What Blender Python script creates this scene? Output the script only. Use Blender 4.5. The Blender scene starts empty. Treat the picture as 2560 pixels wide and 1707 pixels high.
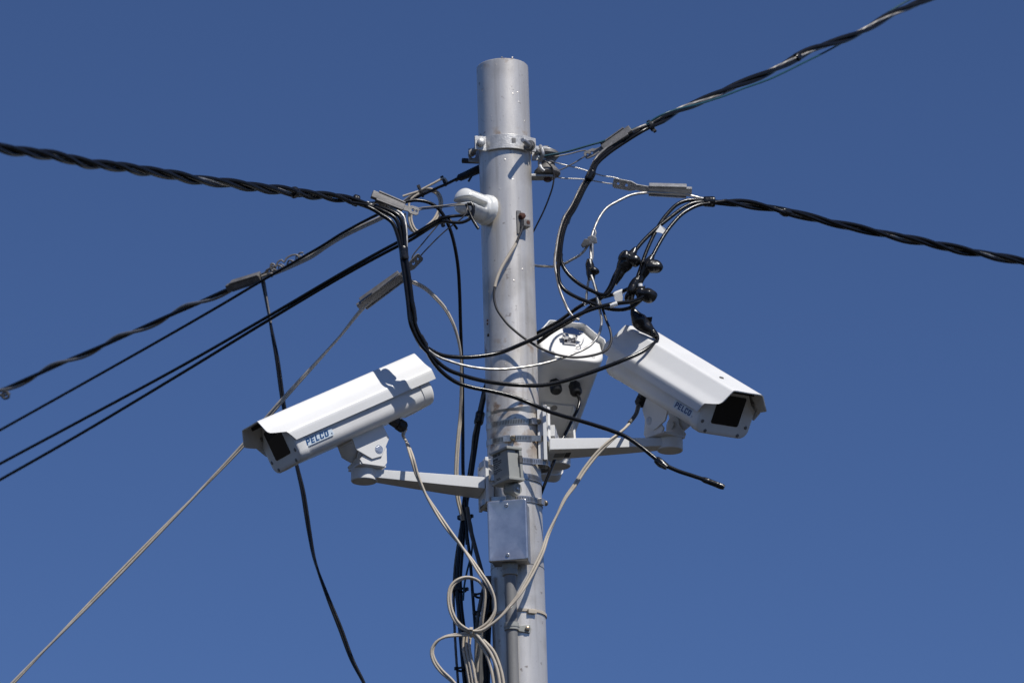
import bpy, bmesh, math, random
import numpy as np
from mathutils import Matrix, Vector
S = bpy.context.scene
COL = S.collection
rng = random.Random(7)
V = lambda *a: np.array(a, float)
def nrm(v): return v / (np.linalg.norm(v) + 1e-12)

# ------------------------------------------------------------------ camera
TH = math.radians(19.0); DIST = 10.0; FPX = 11540.0; ZMID = 4.9
CAM = V(0, -DIST*math.cos(TH), ZMID - DIST*math.sin(TH))
FW = V(0, math.cos(TH), math.sin(TH)); RT = V(1, 0, 0); UP = V(0, -math.sin(TH), math.cos(TH))
cd = bpy.data.cameras.new('camera'); cam = bpy.data.objects.new('camera', cd); COL.objects.link(cam)
cam.location = CAM; cam.rotation_euler = (math.pi/2 + TH, 0, 0)
cd.sensor_width = 36; cd.lens = 36*FPX/2560; cd.clip_start = 0.1; cd.clip_end = 5000
cd.dof.use_dof = True; cd.dof.focus_distance = DIST - 0.08; cd.dof.aperture_fstop = 3.4
S.camera = cam

# ------------------------------------------------------------------ sky and sun
SUN = nrm(V(0.34, -0.47, 0.815))
w = bpy.data.worlds.new('World'); S.world = w; w.use_nodes = True
nt = w.node_tree; nt.nodes.clear()
sky = nt.nodes.new('ShaderNodeTexSky'); sky.sky_type = 'NISHITA'; sky.sun_disc = False
sky.sun_elevation = math.asin(SUN[2]); sky.sun_rotation = math.atan2(SUN[0], SUN[1])
sky.altitude = 3000; sky.air_density = 1.0; sky.dust_density = 0.0; sky.ozone_density = 10.0
bg = nt.nodes.new('ShaderNodeBackground'); bg.inputs['Strength'].default_value = 0.080
wo = nt.nodes.new('ShaderNodeOutputWorld')
wb = nt.nodes.new('ShaderNodeMix'); wb.data_type = 'RGBA'; wb.blend_type = 'MULTIPLY'; wb.inputs['Factor'].default_value = 1   # white balance of the whole sky
wb.inputs['B'].default_value = (1.05, .98, 1.05, 1)
nt.links.new(sky.outputs[0], wb.inputs['A']); nt.links.new(wb.outputs['Result'], bg.inputs[0]); nt.links.new(bg.outputs[0], wo.inputs[0])
ld = bpy.data.lights.new('sun', 'SUN'); ld.energy = 4.3; ld.angle = math.radians(0.53); ld.color = (1.0, 0.965, 0.91)
sun = bpy.data.objects.new('sun', ld); COL.objects.link(sun)
sun.rotation_euler = Vector(SUN).to_track_quat('Z', 'Y').to_euler(); sun.location = (3, -3, 12)
vs = S.view_settings; vs.view_transform = 'Standard'; vs.look = 'None'; vs.exposure = 0; vs.gamma = 1; vs.use_curve_mapping = False

# ------------------------------------------------------------------ pixel (2560 x 1707) and depth Y -> point
def px(x, y, Y):
    d = FW*FPX + RT*(x-1280) + UP*(853.5-y)
    return CAM + d*((Y-CAM[1])/d[1])
def path(pts, depth):
    """pixel polyline; depth = [(fraction of length, Y), ...] or a number"""
    q = np.array(pts, float)
    if not hasattr(depth, '__len__'): depth = [(0, depth), (1, depth)]
    s = np.r_[0, np.cumsum(np.linalg.norm(np.diff(q, axis=0), axis=1))]; s /= s[-1]
    Y = np.interp(s, [d[0] for d in depth], [d[1] for d in depth])
    return [px(a, b, c) for (a, b), c in zip(q, Y)]
def spline(P, step=0.006):
    P = [np.asarray(p, float) for p in P]
    if len(P) == 2: P = [P[0], (P[0]+P[1])/2, P[1]]
    E = [2*P[0]-P[1]] + P + [2*P[-1]-P[-2]]
    out = []
    for i in range(1, len(E)-2):
        p0, p1, p2, p3 = E[i-1], E[i], E[i+1], E[i+2]
        t0 = 0; t1 = t0 + max(np.linalg.norm(p1-p0), 1e-6)**.5; t2 = t1 + max(np.linalg.norm(p2-p1), 1e-6)**.5; t3 = t2 + max(np.linalg.norm(p3-p2), 1e-6)**.5
        n = max(2, int(np.linalg.norm(p2-p1)/step))
        for k in range(n):
            t = t1 + (t2-t1)*k/n
            a1 = (t1-t)/(t1-t0)*p0 + (t-t0)/(t1-t0)*p1; a2 = (t2-t)/(t2-t1)*p1 + (t-t1)/(t2-t1)*p2; a3 = (t3-t)/(t3-t2)*p2 + (t-t2)/(t3-t2)*p3
            b1 = (t2-t)/(t2-t0)*a1 + (t-t0)/(t2-t0)*a2; b2 = (t3-t)/(t3-t1)*a2 + (t-t1)/(t3-t1)*a3
            out.append((t2-t)/(t2-t1)*b1 + (t-t1)/(t2-t1)*b2)
    out.append(P[-1])
    return np.array(out)
def frames(Q):
    T = np.gradient(Q, axis=0); T /= np.linalg.norm(T, axis=1)[:, None] + 1e-12
    E1 = np.cross(T, FW); E1 /= np.linalg.norm(E1, axis=1)[:, None] + 1e-12     # across the line, E2 towards the street
    E2 = np.cross(T, E1)
    s = np.r_[0, np.cumsum(np.linalg.norm(np.diff(Q, axis=0), axis=1))]
    return T, E1, E2, s
def helix(Q, off, pitch, phase=0.0, off2=None):
    T, E1, E2, s = frames(Q)
    a = phase + (2*math.pi*s/pitch if pitch else 0*s)
    return Q + E1*(off*np.cos(a))[:, None] + E2*((off if off2 is None else off2)*np.sin(a))[:, None]

# ------------------------------------------------------------------ materials
def mat(name, col, rough=.5, metal=0., bump=0., bscale=200., var=0., vscale=30., spec=.5, coat=0., streak=None, extra=None, coord='Object'):
    m = bpy.data.materials.new(name); m.use_nodes = True
    n = m.node_tree.nodes; l = m.node_tree.links; b = n['Principled BSDF']
    b.inputs['Roughness'].default_value = rough; b.inputs['Metallic'].default_value = metal
    b.inputs['Specular IOR Level'].default_value = spec; b.inputs['Coat Weight'].default_value = coat; b.inputs['Coat Roughness'].default_value = .15
    tc = n.new('ShaderNodeTexCoord')
    c = n.new('ShaderNodeRGB'); c.outputs[0].default_value = (*col, 1); out = c.outputs[0]
    if var:
        no = n.new('ShaderNodeTexNoise'); no.inputs['Scale'].default_value = vscale; no.inputs['Detail'].default_value = 6; no.inputs['Roughness'].default_value = .65
        mp = n.new('ShaderNodeMapping'); l.new(tc.outputs[coord], mp.inputs[0]); l.new(mp.outputs[0], no.inputs['Vector'])
        if streak: mp.inputs['Scale'].default_value = streak
        mr = n.new('ShaderNodeMapRange'); mr.inputs[1].default_value = .3; mr.inputs[2].default_value = .7; mr.inputs[3].default_value = 1-var; mr.inputs[4].default_value = 1+var*.5
        l.new(no.outputs[0], mr.inputs[0])
        mx = n.new('ShaderNodeMix'); mx.data_type = 'RGBA'; mx.blend_type = 'MULTIPLY'; mx.inputs['Factor'].default_value = 1
        l.new(out, mx.inputs['A']); l.new(mr.outputs[0], mx.inputs['B']); out = mx.outputs['Result']
        rr = n.new('ShaderNodeMapRange'); rr.inputs[3].default_value = rough*.8; rr.inputs[4].default_value = min(1, rough*1.25)
        l.new(no.outputs[0], rr.inputs[0]); l.new(rr.outputs[0], b.inputs['Roughness'])
    if bump:
        nb = n.new('ShaderNodeTexNoise'); nb.inputs['Scale'].default_value = bscale; nb.inputs['Detail'].default_value = 4
        l.new(tc.outputs[coord], nb.inputs['Vector'])
        bp = n.new('ShaderNodeBump'); bp.inputs['Strength'].default_value = bump; bp.inputs['Distance'].default_value = .002
        l.new(nb.outputs[0], bp.inputs['Height']); l.new(bp.outputs[0], b.inputs['Normal'])
    if extra: out = extra(n, l, tc, b, out)
    l.new(out, b.inputs['Base Color'])
    return m
def mix(n, l, fac, a, bcol):
    mx = n.new('ShaderNodeMix'); mx.data_type = 'RGBA'; l.new(fac, mx.inputs['Factor']); l.new(a, mx.inputs['A'])
    mx.inputs['B'].default_value = (*bcol, 1); return mx.outputs['Result']
def noise_mask(n, l, vec, scale, lo, hi, detail=4):
    no = n.new('ShaderNodeTexNoise'); no.inputs['Scale'].default_value = scale; no.inputs['Detail'].default_value = detail; l.new(vec, no.inputs['Vector'])
    mr = n.new('ShaderNodeMapRange'); mr.inputs[1].default_value = lo; mr.inputs[2].default_value = hi; l.new(no.outputs[0], mr.inputs[0]); return mr.outputs[0]
def math_node(n, l, op, a, b):
    m = n.new('ShaderNodeMath'); m.operation = op
    for i, v in enumerate((a, b)):
        if isinstance(v, (int, float)): m.inputs[i].default_value = v
        else: l.new(v, m.inputs[i])
    return m.outputs[0]
def pole_extra(n, l, tc, b, out):
    o = tc.outputs['Object']
    grain = noise_mask(n, l, o, 520, .35, .72, 2)
    out = mix(n, l, math_node(n, l, 'MULTIPLY', grain, .16), out, (.42, .40, .37))
    grime = noise_mask(n, l, o, 9, .52, .75, 6)
    out = mix(n, l, math_node(n, l, 'MULTIPLY', grime, .45), out, (.20, .165, .12))
    mp = n.new('ShaderNodeMapping'); mp.inputs['Scale'].default_value = (1, 1, .045); l.new(o, mp.inputs[0])
    runs = noise_mask(n, l, mp.outputs[0], 75, .53, .72, 4)
    out = mix(n, l, math_node(n, l, 'MULTIPLY', runs, .34), out, (.22, .18, .135))
    mp2 = n.new('ShaderNodeMapping'); mp2.inputs['Scale'].default_value = (1.6, .35, 1.0); mp2.inputs['Rotation'].default_value = (.5, .7, .2); l.new(o, mp2.inputs[0])
    scratch = noise_mask(n, l, mp2.outputs[0], 130, .69, .72, 3)
    out = mix(n, l, math_node(n, l, 'MULTIPLY', scratch, .45), out, (.34, .31, .28))
    fleck = noise_mask(n, l, o, 60, .66, .72, 8)
    out = mix(n, l, math_node(n, l, 'MULTIPLY', fleck, .6), out, (.13, .075, .035))
    # rust gathers near the open top, under the old clamp line and round the lower straps
    sx = n.new('ShaderNodeSeparateXYZ'); l.new(o, sx.inputs[0])
    rust = None
    for z, h in POLE_RUST:
        d = math_node(n, l, 'ABSOLUTE', math_node(n, l, 'SUBTRACT', sx.outputs[2], z), 0)
        m = n.new('ShaderNodeMapRange'); m.inputs[1].default_value = 0; m.inputs[2].default_value = h; m.inputs[3].default_value = 1; m.inputs[4].default_value = 0; l.new(d, m.inputs[0])
        rust = m.outputs[0] if rust is None else math_node(n, l, 'MAXIMUM', rust, m.outputs[0])
    spot = noise_mask(n, l, o, 38, .52, .62, 7)
    f = math_node(n, l, 'MULTIPLY', rust, spot)
    l.new(math_node(n, l, 'SUBTRACT', .48, math_node(n, l, 'MULTIPLY', f, .48)), b.inputs['Metallic'])
    return mix(n, l, math_node(n, l, 'MULTIPLY', f, .8), out, (.16, .075, .03))
def print_extra(n, l, tc, b, out):          # faint lettering printed along a cable jacket
    sp = n.new('ShaderNodeSeparateXYZ'); l.new(tc.outputs['UV'], sp.inputs[0])
    cmb = n.new('ShaderNodeCombineXYZ'); l.new(math_node(n, l, 'MULTIPLY', sp.outputs[0], 900), cmb.inputs[0]); l.new(math_node(n, l, 'MULTIPLY', sp.outputs[1], 18), cmb.inputs[1])
    m = noise_mask(n, l, cmb.outputs[0], 1.0, .50, .56, 2)
    band = math_node(n, l, 'LESS_THAN', math_node(n, l, 'ABSOLUTE', math_node(n, l, 'SUBTRACT', sp.outputs[1], .62), 0), .10)
    c2 = n.new('ShaderNodeCombineXYZ'); l.new(math_node(n, l, 'MULTIPLY', sp.outputs[0], 22), c2.inputs[0])
    words = noise_mask(n, l, c2.outputs[0], 1.0, .44, .48, 2)
    f = math_node(n, l, 'MULTIPLY', math_node(n, l, 'MULTIPLY', m, band), words)
    return mix(n, l, math_node(n, l, 'MULTIPLY', f, .5), out, (.08, .07, .06))
def slots_extra(n, l, tc, b, out):          # worm drive slots pressed along part of the strap
    sp = n.new('ShaderNodeSeparateXYZ'); l.new(tc.outputs['UV'], sp.inputs[0])
    fr = math_node(n, l, 'FRACT', math_node(n, l, 'MULTIPLY', sp.outputs[0], 1/.0034), 0)
    s1 = math_node(n, l, 'GREATER_THAN', fr, .55)
    s2 = math_node(n, l, 'LESS_THAN', math_node(n, l, 'ABSOLUTE', math_node(n, l, 'SUBTRACT', sp.outputs[1], .5), 0), .33)
    f = math_node(n, l, 'MULTIPLY', s1, s2)
    return mix(n, l, math_node(n, l, 'MULTIPLY', f, .85), out, (.03, .028, .025))
def worn_extra(n, l, tc, b, out):           # scuffed tape and dusty rubber
    f = noise_mask(n, l, tc.outputs['Object'], 55, .5, .8, 6)
    return mix(n, l, math_node(n, l, 'MULTIPLY', f, .5), out, (.045, .042, .038))

def axis_x(y): return 1257.6 + (y-227)*.02996
AX0 = px(axis_x(170), 170, 0); AX1 = px(axis_x(1700), 1700, 0)
AU = nrm(AX0-AX1); RP = .0571
def axis_at(y): return px(axis_x(y), y, 0)
POLE_BASE = AX0 - AU*(AX0[2]/AU[2])
def pole_h(y): return float(np.dot(axis_at(y)-POLE_BASE, AU))
POLE_RUST = [(pole_h(170), .02), (pole_h(360), .022), (pole_h(1030), .045), (pole_h(1120), .05), (pole_h(880), .02)]

M = {}
M['pole'] = mat('aluminium_paint', (.765, .72, .65), .36, .48, bump=.12, bscale=900, var=.13, vscale=14, streak=(1, 1, .18), extra=pole_extra)
M['galv'] = mat('galvanised_steel', (.44, .44, .44), .48, .75, bump=.25, bscale=300, var=.25, vscale=70)
M['clamp'] = mat('painted_clamp', (.58, .57, .55), .45, .5, bump=.3, bscale=300, var=.22, vscale=60)
M['dkgalv'] = mat('weathered_zinc', (.24, .23, .22), .55, .55, bump=.12, bscale=300, var=.35, vscale=50)
M['steel'] = mat('bright_steel', (.64, .63, .62), .33, .85, var=.3, vscale=90, bump=.05, bscale=500)
M['strap'] = mat('stainless_strap', (.50, .47, .43), .30, .9, var=.25, vscale=60)
M['slots'] = mat('slotted_strap', (.53, .50, .46), .32, .9, var=.2, vscale=60, extra=slots_extra)
M['chrome'] = mat('chrome', (.55, .55, .57), .08, 1.)
M['brass'] = mat('tarnished_screw', (.38, .31, .22), .35, .9, var=.5, vscale=90)
M['rustb'] = mat('rusty_bolt', (.085, .03, .018), .7, .2, bump=.4, bscale=400, var=.5, vscale=120)
M['darkbolt'] = mat('dark_bolt', (.03, .03, .033), .5, .4, bump=.3, bscale=300)
M['alwire'] = mat('bare_aluminium_wire', (.50, .485, .455), .42, .8, var=.25, vscale=60)
M['strand'] = mat('shaded_grey_strand', (.36, .34, .315), .45, .7, var=.25, vscale=60)  # grey of the lashing wire; on the rising cable it paints in underside shade
M['greywire'] = mat('dull_wire', (.17, .158, .145), .5, .5, var=.3, vscale=60)
M['black'] = mat('black_jacket', (.0070, .0070, .0078), .22, 0, bump=.10, bscale=160, var=.3, vscale=50, spec=.36)
M['tape'] = mat('black_tape', (.008, .008, .009), .26, 0, bump=.55, bscale=130, spec=.5, extra=worn_extra)
M['gwire'] = mat('dark_grey_jacket', (.035, .033, .034), .45, 0, var=.3, vscale=60)
M['gcable'] = mat('grey_cable_jacket', (.10, .097, .092), .5, 0, var=.25, vscale=50)
M['beige'] = mat('beige_jacket', (.53, .465, .375), .5, 0, bump=.15, bscale=120, var=.18, vscale=25)
M['print'] = mat('printed_beige_jacket', (.47, .425, .365), .5, 0, bump=.15, bscale=120, var=.22, vscale=25, extra=print_extra)
M['teal'] = mat('teal_jacket', (.010, .060, .085), .35, 0, var=.2, vscale=40)
M['white'] = mat('white_powder_coat', (.775, .77, .75), .38, 0, bump=.06, bscale=700, var=.035, vscale=9, spec=.45)
M['grime'] = mat('cream_powder_coat', (.77, .76, .735), .42, 0, bump=.08, bscale=600, var=.08, vscale=14, spec=.4)
M['porc'] = mat('glazed_porcelain', (.80, .80, .77), .12, 0, var=.10, vscale=35, coat=.6)
M['glass'] = mat('smoked_window', (.006, .006, .008), .06, 0, spec=.5)
M['plastic'] = mat('black_plastic', (.012, .012, .013), .5, 0, bump=.2, bscale=300)
M['dark'] = mat('dark_cavity', (.015, .014, .013), .8)
M['conduit'] = mat('grey_conduit', (.24, .236, .228), .5, .1, bump=.12, bscale=200, var=.15, vscale=30, streak=(1, 1, .2))
M['photo'] = mat('grey_moulded_plastic', (.33, .335, .31), .5, 0, bump=.1, bscale=400, var=.08, vscale=30)
M['ink'] = mat('printed_ink', (.03, .03, .032), .6)
M['blue'] = mat('blue_print', (.008, .07, .21), .4)
M['plate'] = mat('pale_name_plate', (.62, .70, .76), .35)
M['tag'] = mat('white_tape', (.80, .79, .76), .45, var=.06, vscale=60)
M['stick'] = mat('dark_sticker', (.03, .03, .03), .5)
M['stickl'] = mat('grey_sticker', (.22, .22, .21), .5)
M['cover'] = mat('zinc_plated_cover', (.56, .565, .58), .34, .9, bump=.06, bscale=60, var=.16, vscale=45)
M['asphalt'] = mat('asphalt', (.036, .034, .031), .95, 0, spec=.1, bump=.6, bscale=60, var=.3, vscale=2, coord='Object')

# ------------------------------------------------------------------ mesh building
ORI = {}
def tag(o, label, cat, group=None):
    o['label'] = label; o['category'] = cat
    if group: o['group'] = group
    return o
def thing(name, loc, label, cat, group=None, matrix=None):
    o = bpy.data.objects.new(name, None); o.empty_display_size = .03; COL.objects.link(o)
    if matrix is not None: o.matrix_world = matrix; ORI[o.name] = V(0, 0, 0)
    else: o.location = loc; ORI[o.name] = np.asarray(loc, float)
    return tag(o, label, cat, group)
def FR(o, ex, ey, ez=None):                 # frame: 3x4 columns
    ex = nrm(np.asarray(ex, float)); ey = np.asarray(ey, float); ey = nrm(ey - ex*np.dot(ex, ey))
    return (np.asarray(o, float), ex, ey, np.cross(ex, ey))
IDF = FR((0, 0, 0), (1, 0, 0), (0, 1, 0))
def at(f, x, y, z): return f[0] + f[1]*x + f[2]*y + f[3]*z
def sub(f, x, y, z): return (at(f, x, y, z),) + f[1:]
class MB:
    def __init__(s): s.v = []; s.f = []; s.uv = {}
    def add(s, vs, fs, uvs=None):
        o = len(s.v); s.v += [tuple(map(float, q)) for q in vs]
        for i, f in enumerate(fs):
            if uvs is not None: s.uv[len(s.f)] = uvs[i]
            s.f.append(tuple(o+k for k in f))
        return s
    def box(s, f, x, y, z):                 # half sizes about the frame origin
        P = [at(f, a*x, b*y, c*z) for a in (-1, 1) for b in (-1, 1) for c in (-1, 1)]
        return s.add(P, [(0, 1, 3, 2), (4, 6, 7, 5), (0, 4, 5, 1), (2, 3, 7, 6), (0, 2, 6, 4), (1, 5, 7, 3)])
    def prism(s, poly, f, z0, z1):
        n = len(poly); P = [at(f, a, b, z0) for a, b in poly] + [at(f, a, b, z1) for a, b in poly]
        return s.add(P, [tuple(range(n))[::-1], tuple(range(n, 2*n))] + [(i, (i+1) % n, n+(i+1) % n, n+i) for i in range(n)])
    def lathe(s, prof, f, seg=24, cap=True):  # prof: (radius, height along frame z)
        P = []; F = []; m = len(prof)
        for k in range(seg):
            a = 2*math.pi*k/seg
            P += [at(f, r*math.cos(a), r*math.sin(a), h) for r, h in prof]
        for k in range(seg):
            k2 = (k+1) % seg
            F += [(k*m+i, k2*m+i, k2*m+i+1, k*m+i+1) for i in range(m-1)]
        if cap: F += [tuple(k*m for k in range(seg))[::-1], tuple(k*m+m-1 for k in range(seg))]
        return s.add(P, F)
    def loft(s, rings, cap=True):
        n = len(rings[0]); P = [p for r in rings for p in r]; F = []
        for i in range(len(rings)-1):
            for k in range(n): F.append((i*n+k, i*n+(k+1) % n, (i+1)*n+(k+1) % n, (i+1)*n+k))
        if cap: F += [tuple(range(n))[::-1], tuple((len(rings)-1)*n+k for k in range(n))]
        return s.add(P, F)
    def tube(s, Q, r, seg=10, lobes=0, depth=.18, twist=0., lump=0., cap=True):
        T, E1, E2, L = frames(Q); n = len(Q)
        R = np.broadcast_to(np.asarray(r, float), (n,)) if np.ndim(r) else np.full(n, float(r))
        P = []; F = []; U = []
        ph = [rng.uniform(0, 6.28) for _ in range(6)]
        for i in range(n):
            for k in range(seg):
                a = 2*math.pi*k/seg; rr = R[i]
                if lobes: rr *= 1 - depth + depth*abs(math.cos(lobes/2*(a - 2*math.pi*L[i]*twist)))
                if lump: rr *= 1 + lump*(math.sin(2*a+ph[0]+70*L[i]) + .7*math.sin(3*a+ph[1]-110*L[i]) + .5*math.sin(260*L[i]+ph[2]) + .4*math.sin(5*a+ph[3]+190*L[i]))
                P.append(Q[i] + E1[i]*(rr*math.cos(a)) + E2[i]*(rr*math.sin(a)))
        for i in range(n-1):
            for k in range(seg):
                k2 = (k+1) % seg
                F.append((i*seg+k, i*seg+k2, (i+1)*seg+k2, (i+1)*seg+k))
                U.append([(L[i], k/seg), (L[i], (k+1)/seg), (L[i+1], (k+1)/seg), (L[i+1], k/seg)])
        if cap:
            F += [tuple(range(seg))[::-1], tuple((n-1)*seg+k for k in range(seg))]; U += [[(0, 0)]*seg]*2
        return s.add(P, F, U)
    def ring(s, f, r, t, wd, a0=0, a1=360, seg=72):   # strap: frame z = axis, angle 0 = frame x
        n = max(3, int(seg*(a1-a0)/360)); full = a1-a0 >= 359.9; P = []; F = []; U = []
        for i in range(n + (0 if full else 1)):
            a = math.radians(a0 + (a1-a0)*i/n); c, d = math.cos(a), math.sin(a)
            P += [at(f, r*c, r*d, -wd/2), at(f, (r+t)*c, (r+t)*d, -wd/2), at(f, (r+t)*c, (r+t)*d, wd/2), at(f, r*c, r*d, wd/2)]
        m = len(P)//4
        for i in range(n):
            j = (i+1) % m; u0 = r*math.radians(a0+(a1-a0)*i/n); u1 = r*math.radians(a0+(a1-a0)*(i+1)/n)
            for k in range(4):
                F.append((4*i+k, 4*i+(k+1) % 4, 4*j+(k+1) % 4, 4*j+k)); vv = (0, 1) if k == 1 else (0, 0)
                U.append([(u0, vv[0]), (u0, vv[1]), (u1, vv[1]), (u1, vv[0])])
        if not full: F += [(0, 3, 2, 1), (4*m-4, 4*m-3, 4*m-2, 4*m-1)]; U += [[(0, 0)]*4]*2
        return s.add(P, F, U)
    def build(s, name, m, parent=None, bevel=0., seg=2, angle=35, flip=True):
        vs = np.array(s.v); org = ORI[parent.name] if parent else vs[0]*0 + vs.mean(0)
        me = bpy.data.meshes.new(name); me.from_pydata([tuple(q) for q in vs-org], [], s.f)
        if s.uv:
            ul = me.uv_layers.new(name='UVMap')
            for p in me.polygons:
                u = s.uv.get(p.index)
                if u:
                    for li, t in zip(p.loop_indices, u): ul.data[li].uv = t
        bm = bmesh.new(); bm.from_mesh(me)
        bmesh.ops.recalc_face_normals(bm, faces=bm.faces)
        if bevel:
            ed = [e for e in bm.edges if len(e.link_faces) == 2 and e.calc_face_angle(0) > math.radians(30)]
            bmesh.ops.bevel(bm, geom=ed, offset=bevel, segments=seg, profile=.5, affect='EDGES', clamp_overlap=True)
        bm.to_mesh(me); bm.free()
        o = link(name, me, m, parent, org, angle)
        if bevel: wn = o.modifiers.new('weighted_normals', 'WEIGHTED_NORMAL'); wn.mode = 'FACE_AREA'; wn.weight = 60; wn.keep_sharp = True
        return o
def link(name, me, m, parent, org, angle=35):
    for p in me.polygons: p.use_smooth = True
    me.set_sharp_from_angle(angle=math.radians(angle))
    if not me.materials: me.materials.append(None)
    me.materials[0] = M[m] if isinstance(m, str) else m
    o = bpy.data.objects.new(name, me); COL.objects.link(o)
    if parent: o.parent = parent; ORI[o.name] = ORI[parent.name]
    else: o.location = org; ORI[o.name] = np.asarray(org, float)
    return o
def evaluated(ob):
    bpy.context.view_layer.update()
    me = bpy.data.meshes.new_from_object(ob.evaluated_get(bpy.context.evaluated_depsgraph_get()))
    d = ob.data; bpy.data.objects.remove(ob)
    return me
def place(me, f, parent):                   # mesh in frame coordinates -> parent's space
    n = len(me.vertices); a = np.empty(n*3); me.vertices.foreach_get('co', a); a = a.reshape(-1, 3)
    a = f[0] + a[:, :1]*f[1] + a[:, 1:2]*f[2] + a[:, 2:]*f[3] - ORI[parent.name]
    me.vertices.foreach_set('co', a.ravel()); me.update(); return me
def text(body, size, f, m, parent, name='lettering', shear=0., bold=0., align='CENTER', wide=1.):
    cu = bpy.data.curves.new(name, 'FONT'); cu.body = body; cu.size = size; cu.extrude = .0002; cu.shear = shear; cu.offset = bold; cu.align_x = align; cu.align_y = 'CENTER'; cu.resolution_u = 3
    ob = bpy.data.objects.new(name, cu); COL.objects.link(ob); me = evaluated(ob); bpy.data.curves.remove(cu)
    g = (f[0], f[1]*wide, f[2], f[3])
    return link(name, place(me, g, parent), m, parent, None)
def holed(outer, holes, thick, f, m, parent, name, bevel=.0004):
    cu = bpy.data.curves.new(name, 'CURVE'); cu.dimensions = '2D'; cu.fill_mode = 'BOTH'; cu.extrude = thick/2; cu.bevel_depth = bevel; cu.bevel_resolution = 1
    for poly in [outer] + holes:
        sp = cu.splines.new('POLY'); sp.points.add(len(poly)-1); sp.use_cyclic_u = True
        for p, (x, y) in zip(sp.points, poly): p.co = (x, y, 0, 1)
    ob = bpy.data.objects.new(name, cu); COL.objects.link(ob); me = evaluated(ob); bpy.data.curves.remove(cu)
    return link(name, place(me, f, parent), m, parent, None)
def circ(x, y, r, n=14, ry=None): return [(x+r*math.cos(2*math.pi*k/n), y+(ry or r)*math.sin(2*math.pi*k/n)) for k in range(n)]
def rrect(hx, hy, r, n=5, cx=0., cy=0.):
    out = []
    for sx, sy, a0 in ((1, 1, 0), (-1, 1, 90), (-1, -1, 180), (1, -1, 270)):
        for k in range(n+1):
            a = math.radians(a0+90*k/n); out.append((cx+sx*(hx-r)+r*math.cos(a), cy+sy*(hy-r)+r*math.sin(a)))
    return out
def cable(name, P, r, m, label=None, cat='cable', parent=None, group=None, seg=10, step=.006, **k):
    Q = spline(P, step) if not isinstance(P, np.ndarray) else P
    o = MB().tube(Q, r, seg, **k).build(name, m, parent, angle=60)
    if label: tag(o, label, cat, group)
    return o
STR = dict(lobes=5, depth=.34, twist=20, seg=30)

# ------------------------------------------------------------------ ground and pole
g = MB().add([(-1500, -1500, 0), (1500, -1500, 0), (1500, 1500, 0), (-1500, 1500, 0)], [(0, 1, 2, 3)]).build('ground', 'asphalt'); g['kind'] = 'structure'

pole = thing('utility_pole', POLE_BASE, 'slim silver painted steel pole with chipped paint, carrying every camera and cable', 'pole')
PX = nrm(V(1, 0, 0) - AU*AU[0]); PF = FR(POLE_BASE, PX, np.cross(AU, PX))   # frame z = up the pole, -y = towards the street
PL = float(np.dot(AX0-POLE_BASE, AU))
pole.matrix_world = Matrix([[PF[1][i], PF[2][i], PF[3][i], PF[0][i]] for i in range(3)] + [[0, 0, 0, 1]]); ORI[pole.name] = V(0, 0, 0)
pr = [(RP, -.3), (RP, 0)] + [(RP, PL*k/40) for k in range(1, 40)] + [(RP, PL-.0015), (RP-.0012, PL), (RP-.006, PL), (RP-.0065, PL-.002), (RP-.0065, PL-.5)]
MB().lathe(pr, IDF, 96, cap=False).build('shaft', 'pole', pole)
def pt(y, phi, r):                          # point at radius r; phi = degrees from the street side towards the right; y = pixel row of the axis
    a = math.radians(phi); return axis_at(y) + PX*(r*math.sin(a)) - PF[2]*(r*math.cos(a))
def rad(phi):
    a = math.radians(phi); return PX*math.sin(a) - PF[2]*math.cos(a)
def tang(phi):
    a = math.radians(phi); return PX*math.cos(a) + PF[2]*math.sin(a)
# paint blisters and scars on the shaft
for i in range(46):
    y = rng.choice([rng.uniform(160, 260), rng.uniform(250, 330), rng.uniform(380, 520), rng.uniform(860, 940), rng.uniform(560, 800)]); ph = rng.uniform(-75, 80); sz = rng.uniform(.0012, .0034)
    h = pole_h(y); a = math.radians(ph); f = FR(V(RP*math.sin(a), -RP*math.cos(a), h), (math.cos(a), math.sin(a), 0), (0, 0, 1))
    poly = [(sz*rng.uniform(.4, 1.3)*math.cos(6.283*k/7), sz*rng.uniform(.4, 1.6)*math.sin(6.283*k/7)) for k in range(7)]
    b = MB(); b.add([at(f, x, yy, -.0002) for x, yy in poly] + [at(f, x*.55, yy*.55, .00045*rng.uniform(.4, 1.2)) for x, yy in poly], [(k, (k+1) % 7, 7+(k+1) % 7, 7+k) for k in range(7)] + [tuple(range(7, 14))])
    b.build('paint_blister', 'pole', pole)
for (x, y) in ((1219, 797), (1219, 805), (1221, 834)):
    ph = math.degrees(math.asin((x-axis_x(y+14))/131.5*2)); f = FR(V(RP*math.sin(math.radians(ph)), -RP*math.cos(math.radians(ph)), pole_h(y+14)), (math.cos(math.radians(ph)), math.sin(math.radians(ph)), 0), (0, 0, 1))
    MB().lathe([(.0042 if y > 820 else .0028, -.001), (.0036 if y > 820 else .0026, .0008), (.0012, .0016 if y < 820 else .0003)], f, 10).build('drill_hole', 'dark' if y > 820 else 'rustb', pole)
MB().ring((V(0, 0, pole_h(1426)),)+IDF[1:], RP-.0002, .0006, .0016).build('scribed_line', 'brass', pole)

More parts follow.
